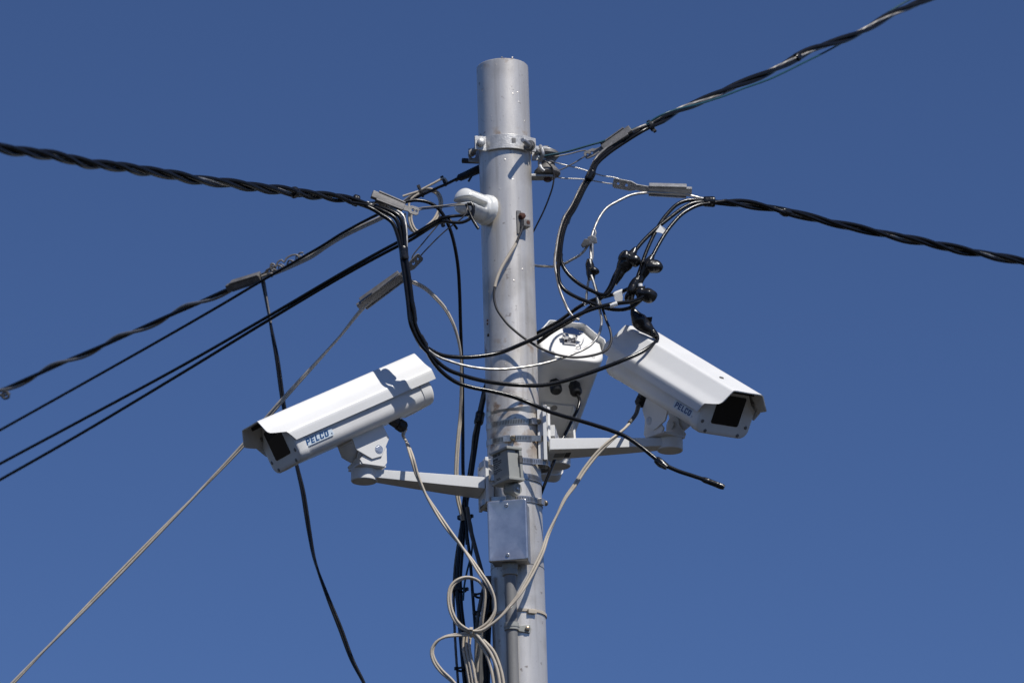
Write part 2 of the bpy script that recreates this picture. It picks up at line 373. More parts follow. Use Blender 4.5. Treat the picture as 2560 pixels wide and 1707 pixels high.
# ------------------------------------------------------------------ top band clamp
def pole_ring_frame(yf, pitch=0., roll=0.):
    """axis frame of a strap whose front shows at pixel row yf; pitch lowers the street side, roll lowers the left side (degrees)"""
    c = axis_at(yf+21); z = nrm(AU - PF[2]*math.tan(math.radians(pitch)) - PX*math.tan(math.radians(roll)))
    return FR(c, np.cross(-PF[2], z)*-1 if False else nrm(PX - z*np.dot(PX, z)), np.cross(z, nrm(PX - z*np.dot(PX, z))))
rf = pole_ring_frame(358); rf = (rf[0], rf[1], rf[2], rf[3])
cl = thing('pole_band_clamp', rf[0], 'two-piece grey band clamp bolted round the pole near its open top', 'clamp')
MB().ring(rf, RP+.0022, .0055, .033, 228, 312).build('front_band', 'clamp', cl, .0008)
MB().ring(rf, RP+.0006, .005, .033, 30, 150).build('rear_band', 'galv', cl, .0008)
def ear(phi, dirv, ln, m, name, hole=True):
    p = at(rf, math.cos(math.radians(phi))*(RP+.0045), math.sin(math.radians(phi))*(RP+.0045), 0)
    d = nrm(rf[1]*dirv[0] + rf[2]*dirv[1]); f = FR(p, d, rf[3])
    holed([(0, -.0165), (ln, -.015), (ln, .015), (0, .0165)], [circ(ln*.56, 0, .0062, 12, .0075)] if hole else [], .005, f, m, cl, name)
    return f
fl = ear(229, (-.75, -.30), .027, 'clamp', 'front_ear'); fr_ = ear(311, (.55, .32), .03, 'clamp', 'front_ear')
rl = ear(160, (-1, -.12), .022, 'galv', 'rear_ear'); rr_ = ear(14, (1, .15), .034, 'galv', 'rear_ear')
def hexbolt(parent, p, d, ln, r, m, name='bolt', head=True, back=0.):
    d = nrm(d); f = FR(p - d*back, np.cross(d, V(.3, .2, 1)), np.cross(d, np.cross(d, V(.3, .2, 1)))*-1)
    f = (f[0], f[1], np.cross(d, f[1]), d)
    o = MB().lathe([(r*.85, 0), (r, .001), (r, ln-.001), (r*.8, ln)], f, 14).build(name, m, parent)
    return o, f
def hexnut(parent, f, h, R, t, m, name='nut'):
    MB().prism([(R*math.cos(k*math.pi/3), R*math.sin(k*math.pi/3)) for k in range(6)], f, h, h+t).build(name, m, parent, .0008)
bl = at(fl, .015, 0, -.004); bd = nrm(V(-.32, 1, -.0))
o, f = hexbolt(cl, bl - bd*.002, bd, .082, .0048, 'dkgalv')
MB().lathe([(.0085, -.0005), (.0095, -.002), (.008, -.006), (.004, -.0085)], f, 16).build('bolt_head', 'clamp', cl)
hexnut(cl, f, .062, .009, .007, 'dkgalv')
tip = px(1307, 350, -.098); bs = px(1333, 372, -.02); bd2 = nrm(tip-bs)
o, f = hexbolt(cl, tip, -bd2, .125, .0052, 'galv')
hexnut(cl, f, .044, .0105, .009, 'dkgalv'); MB().lathe([(.0125, .0535), (.0125, .056)], f, 18).build('washer', 'dkgalv', cl)
MB().box(FR(at(rf, .0195, -(RP+.0077)+.0035, .001), rf[1]*1+rf[2]*.35, rf[3]+rf[1]*.25), .0045, .0055, .0012).build('square_hole', 'dkgalv', cl)

# ------------------------------------------------------------------ spool clevis behind the clamp
SC = px(1367, 410, .035)
ck = thing('clevis_insulator', SC, 'grey spool insulator held in a clevis bracket beside the pole clamp', 'insulator')
sf = FR(SC, (1, 0, 0), nrm(V(0, 1, .0)) ); sf = (sf[0], sf[1], sf[2], nrm(V(-.05, .0, 1)))
MB().lathe([(.010, -.027), (.026, -.027), (.029, -.024), (.029, -.019), (.024, -.013), (.0185, -.006), (.0175, 0), (.0185, .006), (.024, .013), (.029, .019), (.029, .024), (.026, .027), (.010, .027)], sf, 32).build('spool', 'dkgalv', ck)
for zz in (-.0315, .0305):
    holed([(-.052, -.013), (.004, -.013)] + [(.004+.013*math.sin(k*math.pi/6), -.013*math.cos(k*math.pi/6)) for k in range(1, 6)] + [(.004, .013), (-.052, .013)], [], .005, sub(sf, 0, 0, zz), 'galv', ck, 'bracket_arm')
MB().box(sub(sf, -.0515, 0, 0), .0028, .0128, .034).build('back_plate', 'galv', ck, .001)
MB().lathe([(.005, -.042), (.005, .040)], sf, 12).build('clevis_bolt', 'dkgalv', ck)
hexnut(ck, sf, -.0405, .009, .006, 'rustb'); hexnut(ck, sf, .034, .009, .006, 'dkgalv')
Q = spline([px(*p) for p in ((1351, 366, -.02), (1354, 372, -.03), (1357, 386, -.032), (1352, 398, -.025), (1349, 408, -.02), (1352, 420, -.022), (1360, 428, -.02))], .003)
MB().tube(Q, .0042, 10).build('bent_strap', 'galv', ck)

# ------------------------------------------------------------------ porcelain insulator
IP = px(1218, 527, -.043); ia = nrm(V(-.66, -.74, .03))
isl = thing('porcelain_insulator', IP, 'white glazed porcelain insulator screwed to the pole, black wire looped through it', 'insulator')
def ellip(b, f, rx, ry, rz, n=18):
    prof = [(max(1e-4, math.sin(math.pi*k/n)), -math.cos(math.pi*k/n)) for k in range(n+1)]
    o = len(b.v); b.lathe([(r, h) for r, h in prof], IDF, 24)
    for i in range(o, len(b.v)):
        x, y, z = b.v[i]; b.v[i] = tuple(at(f, x*rx, y*ry, z*rz))
iy = nrm(np.cross(V(0, 0, 1), ia)); iz = np.cross(ia, iy); If = (IP, ia, iy, iz)
b = MB()
ellip(b, sub(If, .010, 0, 0), .012, .034, .034); ellip(b, sub(If, .002, 0, 0), .006, .036, .036)
ellip(b, sub(If, .034, 0, 0), .030, .024, .024)
for k in range(6):
    t = k/5
    ellip(b, sub(If, .028+.047*t, 0, -.001), .017, .0285, .0315-.002*t)
me = bpy.data.meshes.new('insulator_body'); me.from_pydata([tuple(q-IP) for q in np.array(b.v)], [], b.f)
ob = bpy.data.objects.new('tmp', me); COL.objects.link(ob)
sl_ = MB().box((sub(If, .075, 0, -.004)[0] - IP, If[1], If[2], If[3]), .046, .06, .0062); sme = bpy.data.meshes.new('slot'); sme.from_pydata(sl_.v, [], sl_.f); sob = bpy.data.objects.new('slot', sme); COL.objects.link(sob)
md = ob.modifiers.new('r', 'REMESH'); md.mode = 'VOXEL'; md.voxel_size = .0016
mb_ = ob.modifiers.new('b', 'BOOLEAN'); mb_.operation = 'DIFFERENCE'; mb_.object = sob; mb_.solver = 'EXACT'
md2 = ob.modifiers.new('r2', 'REMESH'); md2.mode = 'VOXEL'; md2.voxel_size = .0014
ms = ob.modifiers.new('s', 'SMOOTH'); ms.factor = .6; ms.iterations = 14
me2 = evaluated(ob); bpy.data.objects.remove(sob); link('insulator_body', me2, 'porc', isl, None, 180)
MB().lathe([(.0215, -.006), (.0215, .002)], (IP, iy, iz, ia), 20).build('mounting_screw', 'dkgalv', isl)

# ------------------------------------------------------------------ grounding lug
lg = thing('ground_lug', pt(581, 32, RP), 'small rusty bolted grounding lug on the pole holding a wire', 'lug')
def pol_f(y, phi, r): return FR(pt(y, phi, r), tang(phi), AU)   # x along surface, y up, z outward
lf = pol_f(581, 32, RP)
MB().box(sub(lf, -.006, .003, .001), .0055, .027, .0012).build('strap_plate', 'dkgalv', lg, .0004)
MB().lathe([(.0085, .002), (.0085, .006), (.0065, .0105), (.002, .0115)], sub(lf, .000, .017, 0), 6).build('bolt_head', 'rustb', lg, .0006)
MB().box(sub(lf, .004, -.002, .010), .0085, .0085, .009).build('lug_block', 'dkgalv', lg, .0012)
MB().lathe([(.0045, .018), (.0045, .0197), (.0025, .0198)], sub(lf, .006, -.001, 0), 12).build('set_screw', 'rustb', lg)

# ------------------------------------------------------------------ wedge clamps
def wedge(label, p0, p1, p2, wpx, Y0, Y1, Y2, m='galv', roll=0., rev=False, group=None):
    """p0 outer end of the shell, p1 inner end, p2 end of the holed tail plate"""
    A, B, C2 = px(*p0, Y0), px(*p1, Y1), px(*p2, Y2)
    ex = nrm(B-A); ez = -FW; ey = nrm(np.cross(ez, ex)); ez = np.cross(ex, ey)
    if roll:
        c, s = math.cos(math.radians(roll)), math.sin(math.radians(roll)); ey, ez = ey*c+ez*s, ez*c-ey*s
    L = np.linalg.norm(B-A); h = wpx/1154/2; f = (A, ex, ey, ez); fm = sub(f, L/2, 0, 0)
    t = thing('wedge_clamp', (A+B)/2, label, 'cable clamp', group)
    d = .010
    sec = [(-h, -d), (h, -d), (h, d), (h-.003, d), (h-.003, -d+.0025), (-h+.003, -d+.0025), (-h+.003, d), (-h, d)]
    MB().loft([[at(f, x, yy*k, z) for yy, z in sec] for x, k in ((0, 1.0), (L*.02, 1.06), (L*.98, .94), (L, .9))]).build('shell', m, t, .0005)
    MB().loft([[at(f, x, yy, z) for yy, z in [(-h*k, -.004), (h*k, -.004), (h*k, .0085), (-h*k, .0085)]] for x, k in ((-.012, .74), (L*1.02, .62))]).build('wedge', 'dkgalv' if m != 'galv' else m, t, .0012)
    T0 = at(f, L, 0, 0); tx = nrm(C2-T0); ty = nrm(np.cross(ez, tx)); tf = (T0, tx, ty, np.cross(tx, ty)); TL = np.linalg.norm(C2-T0)
    out = [(-.006, -h*.55), (TL*.35, -h*.5), (TL*.5, -h*.85), (TL-.004, -h*.85), (TL, -h*.6), (TL, h*.6), (TL-.004, h*.85), (TL*.5, h*.85), (TL*.35, h*.5), (-.006, h*.55)]
    holed(out, [circ(TL*.63, 0, min(.0042, TL*.11)), circ(TL*.86, 0, min(.0036, TL*.09))], .003, tf, m, t, 'tail_plate')
    return t, (lambda q: at(tf, TL*q, 0, 0))
def bail(parent, pts, r=.0014, m='greywire'): return cable('bail_wire', pts, r, m, parent=parent, step=.004)
c1, e1 = wedge('short grey wedge clamp wired to the white insulator, over the black twisted cable', (942, 492), (1008, 519), (1046, 530), 25, -.20, -.185, -.175, 'dkgalv', -25)
hold = px(1166, 513, -.135)
bail(c1, [e1(.88), px(1052, 524, -.172), px(1100, 519, -.16), px(1150, 513, -.14), hold]); bail(c1, [e1(.66), px(1046, 521, -.175), px(1100, 515, -.163), px(1150, 510, -.14), hold])
c2, e2 = wedge('short rounded wedge clamp under the knotted wire on the far thin cable', (580, 715), (651, 692), (690, 672), 24, .42, .38, .36, 'dkgalv', 20)
c3, e3 = wedge('long dark grey wedge clamp gripping the beige printed cable', (907, 760), (1003, 690), (1052, 640), 27, -.06, -.09, -.10, 'dkgalv', 30)
bail(c3, [e3(.88), px(1060, 630, -.103), px(1110, 580, -.125), px(1160, 540, -.15), px(1168, 522, -.15), hold]); bail(c3, [e3(.64), px(1030, 645, -.10), px(1063, 601, -.11), px(1104, 552, -.12)])
c4, e4 = wedge('weathered brown-grey wedge clamp on the cable with the teal wire', (1566, 331), (1508, 371), (1462, 390), 24, .02, .03, .035, 'dkgalv', 25)
bail(c4, [e4(.66), px(1463, 377, .035), px(1420, 386, .03), px(1389, 392, .02), px(1366, 398, .015)]); bail(c4, [e4(.88), px(1456, 395, .035), px(1435, 408, .03), px(1412, 420, .03), px(1396, 426, .03), px(1385, 424, .03)])
c5, e5 = wedge('bright grey wedge clamp with two thin wires back to the spool insulator', (1716, 478), (1622, 474), (1533, 457), 30, .05, .05, .05, 'galv', -22)
bail(c5, [e5(.66), px(1548, 448, .05), px(1504, 439, .045), px(1453, 423, .04), px(1394, 408, .03), px(1375, 402, .01)], .0013, 'alwire'); bail(c5, [e5(.9), px(1532, 460, .05), px(1463, 449, .05), px(1389, 442, .045), px(1376, 428, .05)], .0014, 'alwire')

# ------------------------------------------------------------------ twisted overhead service cables
def service(name, label, trunk, dt, tails, r, off, pitch, phases, mats, step=.008):
    """trunk centre line in pixels with depths; each strand winds round it and then follows its own tail"""
    base = spline(path(trunk, dt), step)
    t = thing(name, base[0], label, 'cable'); n = len(base)
    T, E1, E2, s = frames(base); k = np.clip((s[-1]-s)/.06, 0, 1)
    strands = []
    for (tp, td, rad_, nm), ph, m in zip(tails, phases, mats):
        a = ph + 2*math.pi*s/pitch + .55*np.sin(3.1*s+1) + .35*np.sin(7.7*s+ph*.3); off_ = off*(.5 if nm == 'messenger_wire' else 1)*(1+.14*np.sin(8.3*s+2*ph))
        Q = base + E1*(off_*np.cos(a))[:, None] + E2*(off_*np.sin(a))[:, None]
        cut = int(n*.985)
        P = [Q[i] for i in range(0, cut)]
        tail = path(tp, td)
        full = np.vstack([np.array(P), spline([P[-1]] + tail, .006)[1:]])
        kw = dict(STR) if m in ('alwire', 'greywire', 'strand') else dict(seg=12)
        rr_ = np.full(len(full), rad_); rr_[:cut] *= np.interp(np.arange(cut), [0, cut*.8, cut], [1.16, 1.16, 1.0]); rr_ = rr_ if nm == 'conductor' else rad_
        MB().tube(full, rr_, **kw).build(nm, m, t, angle=60); strands.append(full)
    return t, base
def wrap(parent, base, i0, i1, r, m='tape', name='tape_wrap', lump=.03):
    n = len(base); a, c = int(n*i0), int(n*i1)
    Q = base[max(0, a):min(n, c)+1]
    rr = np.full(len(Q), r); rr[0] *= .8; rr[-1] *= .8
    MB().tube(Q, rr, 14, lump=lump).build(name, m, parent, angle=50)
def wrap_at(parent, p, q, r, m='tape', name='tape_wrap', lump=.03, n=9, taper=.85):
    Q = np.array([p + (q-p)*t for t in np.linspace(0, 1, n)]); rr = np.full(n, r); rr[0] *= taper; rr[-1] *= taper
    return MB().tube(Q, rr, 14, lump=lump).build(name, m, parent, angle=50)
def tie(parent, p, d, r, wd=.0045, nub=V(0, 0, 1), m='plastic', name='cable_tie'):
    d = nrm(d); x = nrm(np.cross(d, FW)); f = (p, x, np.cross(d, x), d)
    b = MB().ring(f, r, .0013, wd, seg=24); nn = nrm(nub - d*np.dot(nub, d)); b.box(FR(p + nn*(r+.003), nn, d), .004, .0035, .0032)
    return b.build(name, m, parent, .0004)

# left overhead bundle
trA = [(-260, 330), (-120, 352), (0, 373), (80, 382), (159, 395), (223, 409), (319, 421), (399, 433), (478, 447), (542, 456), (660, 471), (741, 482), (805, 490), (889, 503)]
dA = [(0, -1.55), (.22, -1.2), (1, -.20)]
down = [(1009, 622), (1013, 655), (1019, 693), (1027, 757), (1033, 807), (1043, 833), (1058, 860)]
def dn(dx): return [(x+dx, y) for x, y in down]
A1 = [(925, 515), (958, 528), (988, 546), (1000, 575)] + dn(-2) + [(1074, 873), (1102, 887), (1153, 893), (1204, 890), (1255, 880), (1306, 859), (1342, 843), (1383, 821), (1434, 793), (1474, 775), (1526, 761), (1555, 757), (1581, 754), (1603, 745), (1614, 735)]
A3 = [(925, 520), (955, 538), (980, 556), (993, 585)] + dn(-7) + [(1077, 888), (1115, 921), (1153, 937), (1204, 951), (1255, 959), (1306, 963), (1357, 963), (1408, 953), (1459, 937), (1510, 919), (1561, 899), (1600, 882), (1625, 866), (1642, 852), (1643, 840), (1636, 828)]
A4 = [(925, 512), (962, 522), (997, 540), (1008, 566)] + dn(4) + [(1074, 890), (1102, 927), (1140, 955), (1179, 968), (1230, 978), (1281, 991), (1332, 1011), (1383, 1032), (1434, 1047), (1485, 1062), (1536, 1079), (1566, 1092), (1604, 1118), (1630, 1139), (1652, 1156), (1693, 1176), (1732, 1189), (1762, 1199)]
A2 = [(920, 507), (950, 508), (985, 523), (1007, 538), (1014, 560), (1017, 600), (1016, 640), (1021, 690), (1030, 757), (1038, 815), (1062, 866), (1094, 891), (1128, 904), (1158, 913), (1204, 921), (1255, 923), (1306, 918), (1357, 909), (1408, 894), (1444, 880), (1472, 866), (1492, 845), (1500, 828), (1504, 803), (1500, 778), (1495, 754), (1490, 729), (1483, 703), (1478, 688)]
sA, bA = service('overhead_cable', 'thick twisted black cable bundle bending down sharply beside the porcelain insulator', trA, dA,
    [(A1, [(0, -.20), (.3, -.20), (.5, -.13), (.6, -.10), (1, -.07)], .0044, 'conductor'), (A3, [(0, -.20), (.3, -.205), (.5, -.14), (.62, -.095), (.9, -.06), (.955, -.035), (1, .0)], .0044, 'conductor'),
     (A4, [(0, -.20), (.25, -.205), (.45, -.15), (.6, -.12), (1, -.17)], .0044, 'conductor'), (A2, [(0, -.19), (.3, -.205), (.5, -.145), (.7, -.09), (.85, -.05), (1, -.04)], .0030, 'messenger_wire')],
    .0045, .0064, .25, (0.2, 2.3, 4.4, 5.4), ('black', 'black', 'black', 'alwire'))
wrap(sA, bA, .862, .872, .0135); wrap_at(sA, px(882, 499, -.205), px(896, 504, -.20), .0125)
wrap_at(sA, px(1008, 617, -.203), px(1012, 650, -.202), .0098); wrap_at(sA, px(1025, 752, -.185), px(1033, 806, -.18), .0098); wrap_at(sA, px(1046, 840, -.175), px(1062, 868, -.168), .0098)
wrap_at(sA, px(1640, 1148, -.155), px(1668, 1168, -.16), .0078, lump=.10); MB().box(FR(px(1655, 1164, -.165), px(1668, 1180, -.165)-px(1646, 1166, -.165), UP), .011, .0022, .0075).build('tape_flag', 'tape', sA, .0008)
wrap_at(sA, px(1755, 1197, -.168), px(1811, 1218, -.172), .0065, lump=.03, taper=.75)
# cable to the upper right
trB = [(2520, -95), (2400, -42), (2308, 5), (2223, 40), (2159, 76), (2095, 103), (2031, 126), (1955, 163), (1883, 198), (1819, 226), (1755, 252), (1691, 278), (1640, 308)]
dB = [(0, .95), (.25, .72), (1, .05)]
B1 = [(1610, 326), (1555, 360), (1517, 387), (1492, 411), (1480, 441), (1463, 469), (1438, 520), (1421, 548), (1407, 589), (1402, 647), (1410, 670), (1428, 693), (1453, 713), (1484, 729), (1504, 737), (1518, 735), (1528, 722), (1539, 698), (1552, 668)]
B2 = [(1606, 322), (1551, 355), (1512, 383), (1486, 408), (1472, 441), (1458, 466), (1432, 518), (1415, 546), (1402, 589), (1397, 650), (1396, 690), (1402, 713), (1417, 729), (1443, 744), (1479, 758), (1517, 771), (1555, 774), (1581, 767), (1600, 752), (1612, 740)]
B3 = [(1600, 318), (1575, 330), (1545, 348), (1514, 372), (1496, 388), (1481, 412), (1470, 440), (1453, 466), (1427, 518), (1411, 543), (1398, 582), (1391, 620), (1387, 660), (1392, 690), (1399, 723), (1410, 752), (1420, 774), (1433, 792), (1448, 800)]
sB, bB = service('overhead_cable', 'twisted cable bundle rising steeply from the brown-grey wedge clamp with a teal wire alongside', trB, dB,
    [(B1, [(0, .03), (1, -.06)], .0042, 'conductor'), (B2, [(0, .035), (1, -.07)], .0042, 'conductor'), (B3, [(0, .02), (.2, .02), (1, -.05)], .0032, 'messenger_wire')],
    .0044, .0058, .36, (.4, 2.5, 4.6), ('black', 'black', 'strand'))
wrap(sB, bB, .60, .612, .011)
for a, c in (((1482, 428), (1470, 450)), ((1419, 540), (1412, 558)), ((1396, 632), (1395, 652))): wrap_at(sB, px(*a, .0), px(*c, .0), .0098)
tie(sB, px(1627, 315, .04), px(1640, 308, .04)-px(1610, 325, .04), .0125, .006, V(.3, -.3, -1))
cable('teal_wire', path([(2480, -100), (2380, -45), (2274, 0), (2223, 30), (2180, 58), (2138, 88), (2074, 125), (2010, 157), (1925, 198), (1861, 221), (1806, 242), (1755, 258), (1670, 281), (1637, 297), (1616, 311), (1575, 326), (1504, 355), (1479, 362), (1415, 380), (1359, 391), (1345, 396)], [(0, .9), (.25, .68), (.7, .035), (1, .01)]), .0023, 'teal', 'thin teal wire running from the spool insulator up along the rising cable')
# cable to the right
trC = [(2900, 720), (2700, 682), (2560, 654), (2478, 640), (2396, 624), (2314, 606), (2212, 588), (2131, 567), (2049, 548), (1947, 527), (1865, 510), (1790, 504)]
dC = [(0, .95), (.3, .62), (1, .03)]
C1 = [(1759, 502), (1721, 501), (1695, 510), (1670, 533), (1649, 561), (1632, 593), (1614, 634), (1601, 672), (1593, 695)]
C2_ = [(1762, 506), (1734, 508), (1708, 520), (1670, 548), (1632, 579), (1606, 605), (1588, 627)]
C3 = [(1765, 510), (1746, 513), (1708, 533), (1678, 564), (1660, 589), (1642, 620), (1630, 643)]
C4 = [(1757, 497), (1730, 490), (1706, 485), (1660, 483), (1622, 482), (1581, 487), (1545, 503), (1517, 520), (1499, 543), (1486, 571), (1479, 594), (1477, 620), (1477, 660)]
sC, bC = service('overhead_cable', 'twisted cable bundle with shiny bare strand leaving the bright wedge clamp', trC, dC,
    [(C1, [(0, .03), (1, -.05)], .0042, 'conductor'), (C2_, [(0, .025), (1, -.04)], .0042, 'conductor'), (C3, [(0, .02), (1, -.05)], .0042, 'conductor'), (C4, [(0, .05), (.4, .045), (1, -.02)], .0031, 'messenger_wire')],
    .0044, .0060, .30, (0.9, 2.9, 4.2, 1.9), ('black', 'black', 'black', 'alwire'))
wrap_at(sC, px(1758, 504, .03), px(1788, 505, .03), .0118); wrap(sC, bC, .845, .862, .0105)
lb = MB(); pa = [(1633, 573, -.014), (1650, 562, -.018), (1662, 571, -.02), (1668, 578, -.018), (1665, 589, -.016), (1652, 582, -.022), (1640, 580, -.02)]
Q0 = [px(*p) for p in pa]; lb.add([q for q in Q0] + [q + FW*.0015 for q in Q0], [tuple(range(7)), tuple(range(13, 6, -1))] + [(k, (k+1) % 7, 7+(k+1) % 7, 7+k) for k in range(7)]); lb.build('tape_label', 'tag', sC)

# cables from behind the pole to the splices
rp_ = thing('riser_cable', px(1160, 1300, .09), 'black riser cables strapped behind the pole, two coming out right with white tape tags', 'cable')
U1 = path([(1128+40, 1760), (1160, 1690), (1152, 1600), (1146, 1523), (1141, 1470), (1143, 1420), (1148, 1360), (1156, 1310), (1161, 1270), (1168, 1220), (1180, 1140), (1188, 1085), (1196, 1040), (1204, 1003), (1214, 965), (1240, 920), (1290, 868), (1343, 833), (1377, 815), (1402, 800), (1428, 781), (1453, 764), (1486, 749), (1530, 737), (1555, 729), (1581, 716), (1599, 702)], [(0, .08), (.55, .09), (.62, .095), (.7, .09), (.8, .03), (1, -.05)])
cable('conductor', U1, .0041, 'black', parent=rp_, seg=12)
U2 = path([(1178, 1760), (1168, 1690), (1160, 1600), (1154, 1523), (1151, 1470), (1150, 1420), (1154, 1360), (1160, 1310), (1164, 1270), (1174, 1220), (1186, 1140), (1194, 1085), (1202, 1040), (1209, 1003), (1219, 968), (1245, 925), (1290, 885), (1343, 857), (1377, 832), (1443, 792), (1480, 764), (1510, 738), (1524, 718), (1536, 690), (1548, 668)], [(0, .08), (.55, .085), (.62, .09), (.7, .09), (.8, .02), (1, -.05)])
cable('conductor', U2, .0041, 'black', parent=rp_, seg=12)
U3 = path([(1150, 1760), (1144, 1690), (1138, 1600), (1134, 1500), (1137, 1420), (1145, 1360), (1153, 1310), (1158, 1270), (1170, 1210), (1179, 1150), (1184, 1090), (1196, 1040), (1210, 985), (1230, 950)], .085)
cable('messenger_wire', U3, .0030, 'greywire', parent=rp_, **STR)
for dx, dy in ((-2.5, .0), (4, .012)):
    cable('conductor', path([(1185, 1760), (1172+dx, 1690), (1160+dx, 1600), (1150+dx, 1523), (1146+dx, 1475), (1148+dx, 1420), (1154+dx, 1350), (1160+dx, 1290), (1163+dx, 1250), (1166, 1220)], .07+dy), .0042, 'black', parent=rp_, seg=12)
wrap_at(rp_, px(1202, 1030, .09), px(1195, 1060, .09), .0105)
tie(rp_, px(1161, 1293, .085), AU, .0145, .006, V(1, -.6, -.2)); tie(rp_, px(1147, 1475, .08), AU, .0155, .005, V(1, -.5, 0)); tie(rp_, px(1160, 1672, .08), AU, .015, .005, V(-1, -.5, 0))
def white_tag(a, b, r, Y, parent): wrap_at(parent, px(*a, Y), px(*b, Y), r, 'tag', 'white_tape_tag', 0, 5, 1.)
white_tag((1533, 737), (1557, 728), .0052, -.033, rp_); white_tag((1525, 764), (1543, 759), .0052, -.077, sA); white_tag((1600, 710), (1601, 721), .0052, -.055, sC)
lb = MB(); Q0 = [px(*p) for p in ((1536, 736, -.038), (1555, 732, -.038), (1557, 742, -.036), (1556, 753, -.034), (1547, 754, -.034), (1540, 756, -.034), (1536, 746, -.036))]
lb.add(Q0 + [q + FW*.0012 for q in Q0], [tuple(range(7)), tuple(range(13, 6, -1))] + [(k, (k+1) % 7, 7+(k+1) % 7, 7+k) for k in range(7)]); lb.build('tape_flag', 'tag', rp_)

# ------------------------------------------------------------------ taped splices
def splice(label, pts, radii, Y, flags=(), balls=()):
    P = [px(x, y, Y[i] if hasattr(Y, '__len__') else Y) for i, (x, y) in enumerate(pts)]
    t = thing('taped_splice', P[len(P)//2], label, 'cable splice', 'taped cable splices')
    Q = spline(P, .0018); u = np.linspace(0, 1, len(Q))
    sQ = np.r_[0, np.cumsum(np.linalg.norm(np.diff(np.array(P), axis=0), axis=1))]; sQ /= sQ[-1]
    L = np.r_[0, np.cumsum(np.linalg.norm(np.diff(Q, axis=0), axis=1))]; L /= L[-1]
    MB().tube(Q, np.interp(L, sQ, radii), 20, lump=.045).build('tape_body', 'tape', t, angle=75)
    for (x, y, yy, r1, r2, ang) in balls:
        b = MB(); c = px(x, y, yy); ex = RT*math.cos(math.radians(ang)) + UP*math.sin(math.radians(ang))
        ellip(b, FR(c, ex, -FW), r1, r2, r2*.95, 12)
        b.v = [tuple(np.array(q) + nrm(np.array(q)-c)*r2*.05*(math.sin(q[0]*260)+math.sin(q[2]*310+1)+math.sin(q[1]*270))) for q in b.v]
        b.build('tape_bulge', 'tape', t, angle=75)
    for (a, c, e) in flags:
        A, B, E = px(*a), px(*c), px(*e); MB().add([A, B, E, A+FW*.001, B+FW*.001, E+FW*.001], [(0, 1, 2), (5, 4, 3), (0, 3, 4, 1), (1, 4, 5, 2), (2, 5, 3, 0)]).build('tape_flag', 'tape', t)
    return t
splice('bulky black taped splice with creased tape and a twin tail below it', [(1590, 620), (1583, 632), (1572, 645), (1562, 660), (1552, 678), (1545, 692), (1536, 710)], [.0045, .009, .019, .017, .011, .009, .006], -.045, (), ((1562, 643, -.05, .016, .015, 30), (1584, 651, -.05, .017, .015, -20)))
splice('round glossy black taped splice hanging on the outermost cable', [(1632, 638), (1626, 650), (1620, 662), (1613, 676), (1606, 692), (1600, 706)], [.0045, .009, .014, .012, .0075, .006], -.05, (), ((1634, 667, -.055, .021, .0165, -8),))
splice('stubby black taped splice just beneath a small white tape band', [(1602, 718), (1603, 728), (1604, 738), (1600, 750)], [.008, .014, .015, .007], -.06, (((1607, 722, -.06), (1613, 711, -.06), (1613, 722, -.06)),), ((1619, 738, -.063, .021, .0165, -12),))
splice('narrow forked black taped splice between the white tape tags', [(1598, 690), (1592, 700), (1584, 714), (1579, 728), (1577, 742), (1580, 760), (1584, 776)], [.0045, .008, .010, .011, .008, .0055, .005], [-.05, -.05, -.05, -.05, -.045, -.03, -.02], (), ((1571, 737, -.05, .014, .0065, 60),))
splice('long spindle-shaped black taped splice lying above the right camera roof', [(1582, 772), (1587, 784), (1596, 798), (1608, 812), (1620, 822), (1632, 832), (1641, 842)], [.0055, .010, .0165, .017, .013, .0095, .0055], [-.02, -.018, -.015, -.01, -.01, -.01, -.02], (((1612, 793, -.02), (1631, 792, -.022), (1629, 806, -.015)), ((1594, 812, -.01), (1599, 817, -.008), (1606, 812, -.01))))
splice('small black taped splice joining the bare strands', [(1473, 648), (1474, 660), (1476, 672), (1477, 684), (1478, 698)], [.005, .0085, .010, .010, .0085], -.03, (((1486, 666, -.03), (1498, 681, -.03), (1487, 690, -.03)),), ((1486, 677, -.035, .012, .009, -30),))

tp = thing('tap_connector', px(1474, 604, -.01), 'small grey crimp connector joining bare strands above the small splice', 'connector')
f = FR(px(1480, 600, -.012), RT*.95+UP*.3, UP); MB().prism([(-.011, -.009), (.009, -.010), (.011, .003), (.004, .010), (-.008, .009)], f, -.008, .008).build('crimp_body', 'galv', tp, .002)
f = FR(px(1464, 606, -.012), RT*.95+UP*.35, UP); MB().prism([(-.010, -.010), (.006, -.008), (.010, .004), (.0, .008), (-.012, -.002)], f, -.007, .007).build('crimp_jaw', 'dkgalv', tp, .002)
cable('bare_strand', path([(1476, 604), (1471, 612), (1453, 635), (1428, 650), (1410, 660), (1384, 666), (1360, 666), (1338, 664), (1318, 658)], [(0, -.01), (.75, .02), (1, .065)]), .0030, 'alwire', 'bare stranded wire from the crimp connector round behind the pole', 'wire', **STR)
cable('bare_strand', path([(1486, 574), (1489, 583), (1482, 604), (1481, 645), (1478, 655)], -.015), .0027, 'alwire', 'short bare strand stub bent beside the crimp connector', 'wire', **STR)
cable('bare_strand', path([(1475, 690), (1471, 705), (1468, 723), (1465, 751), (1462, 762)], -.025), .0029, 'alwire', 'bare strand dropping from the small splice behind the black cables', 'wire', **STR)

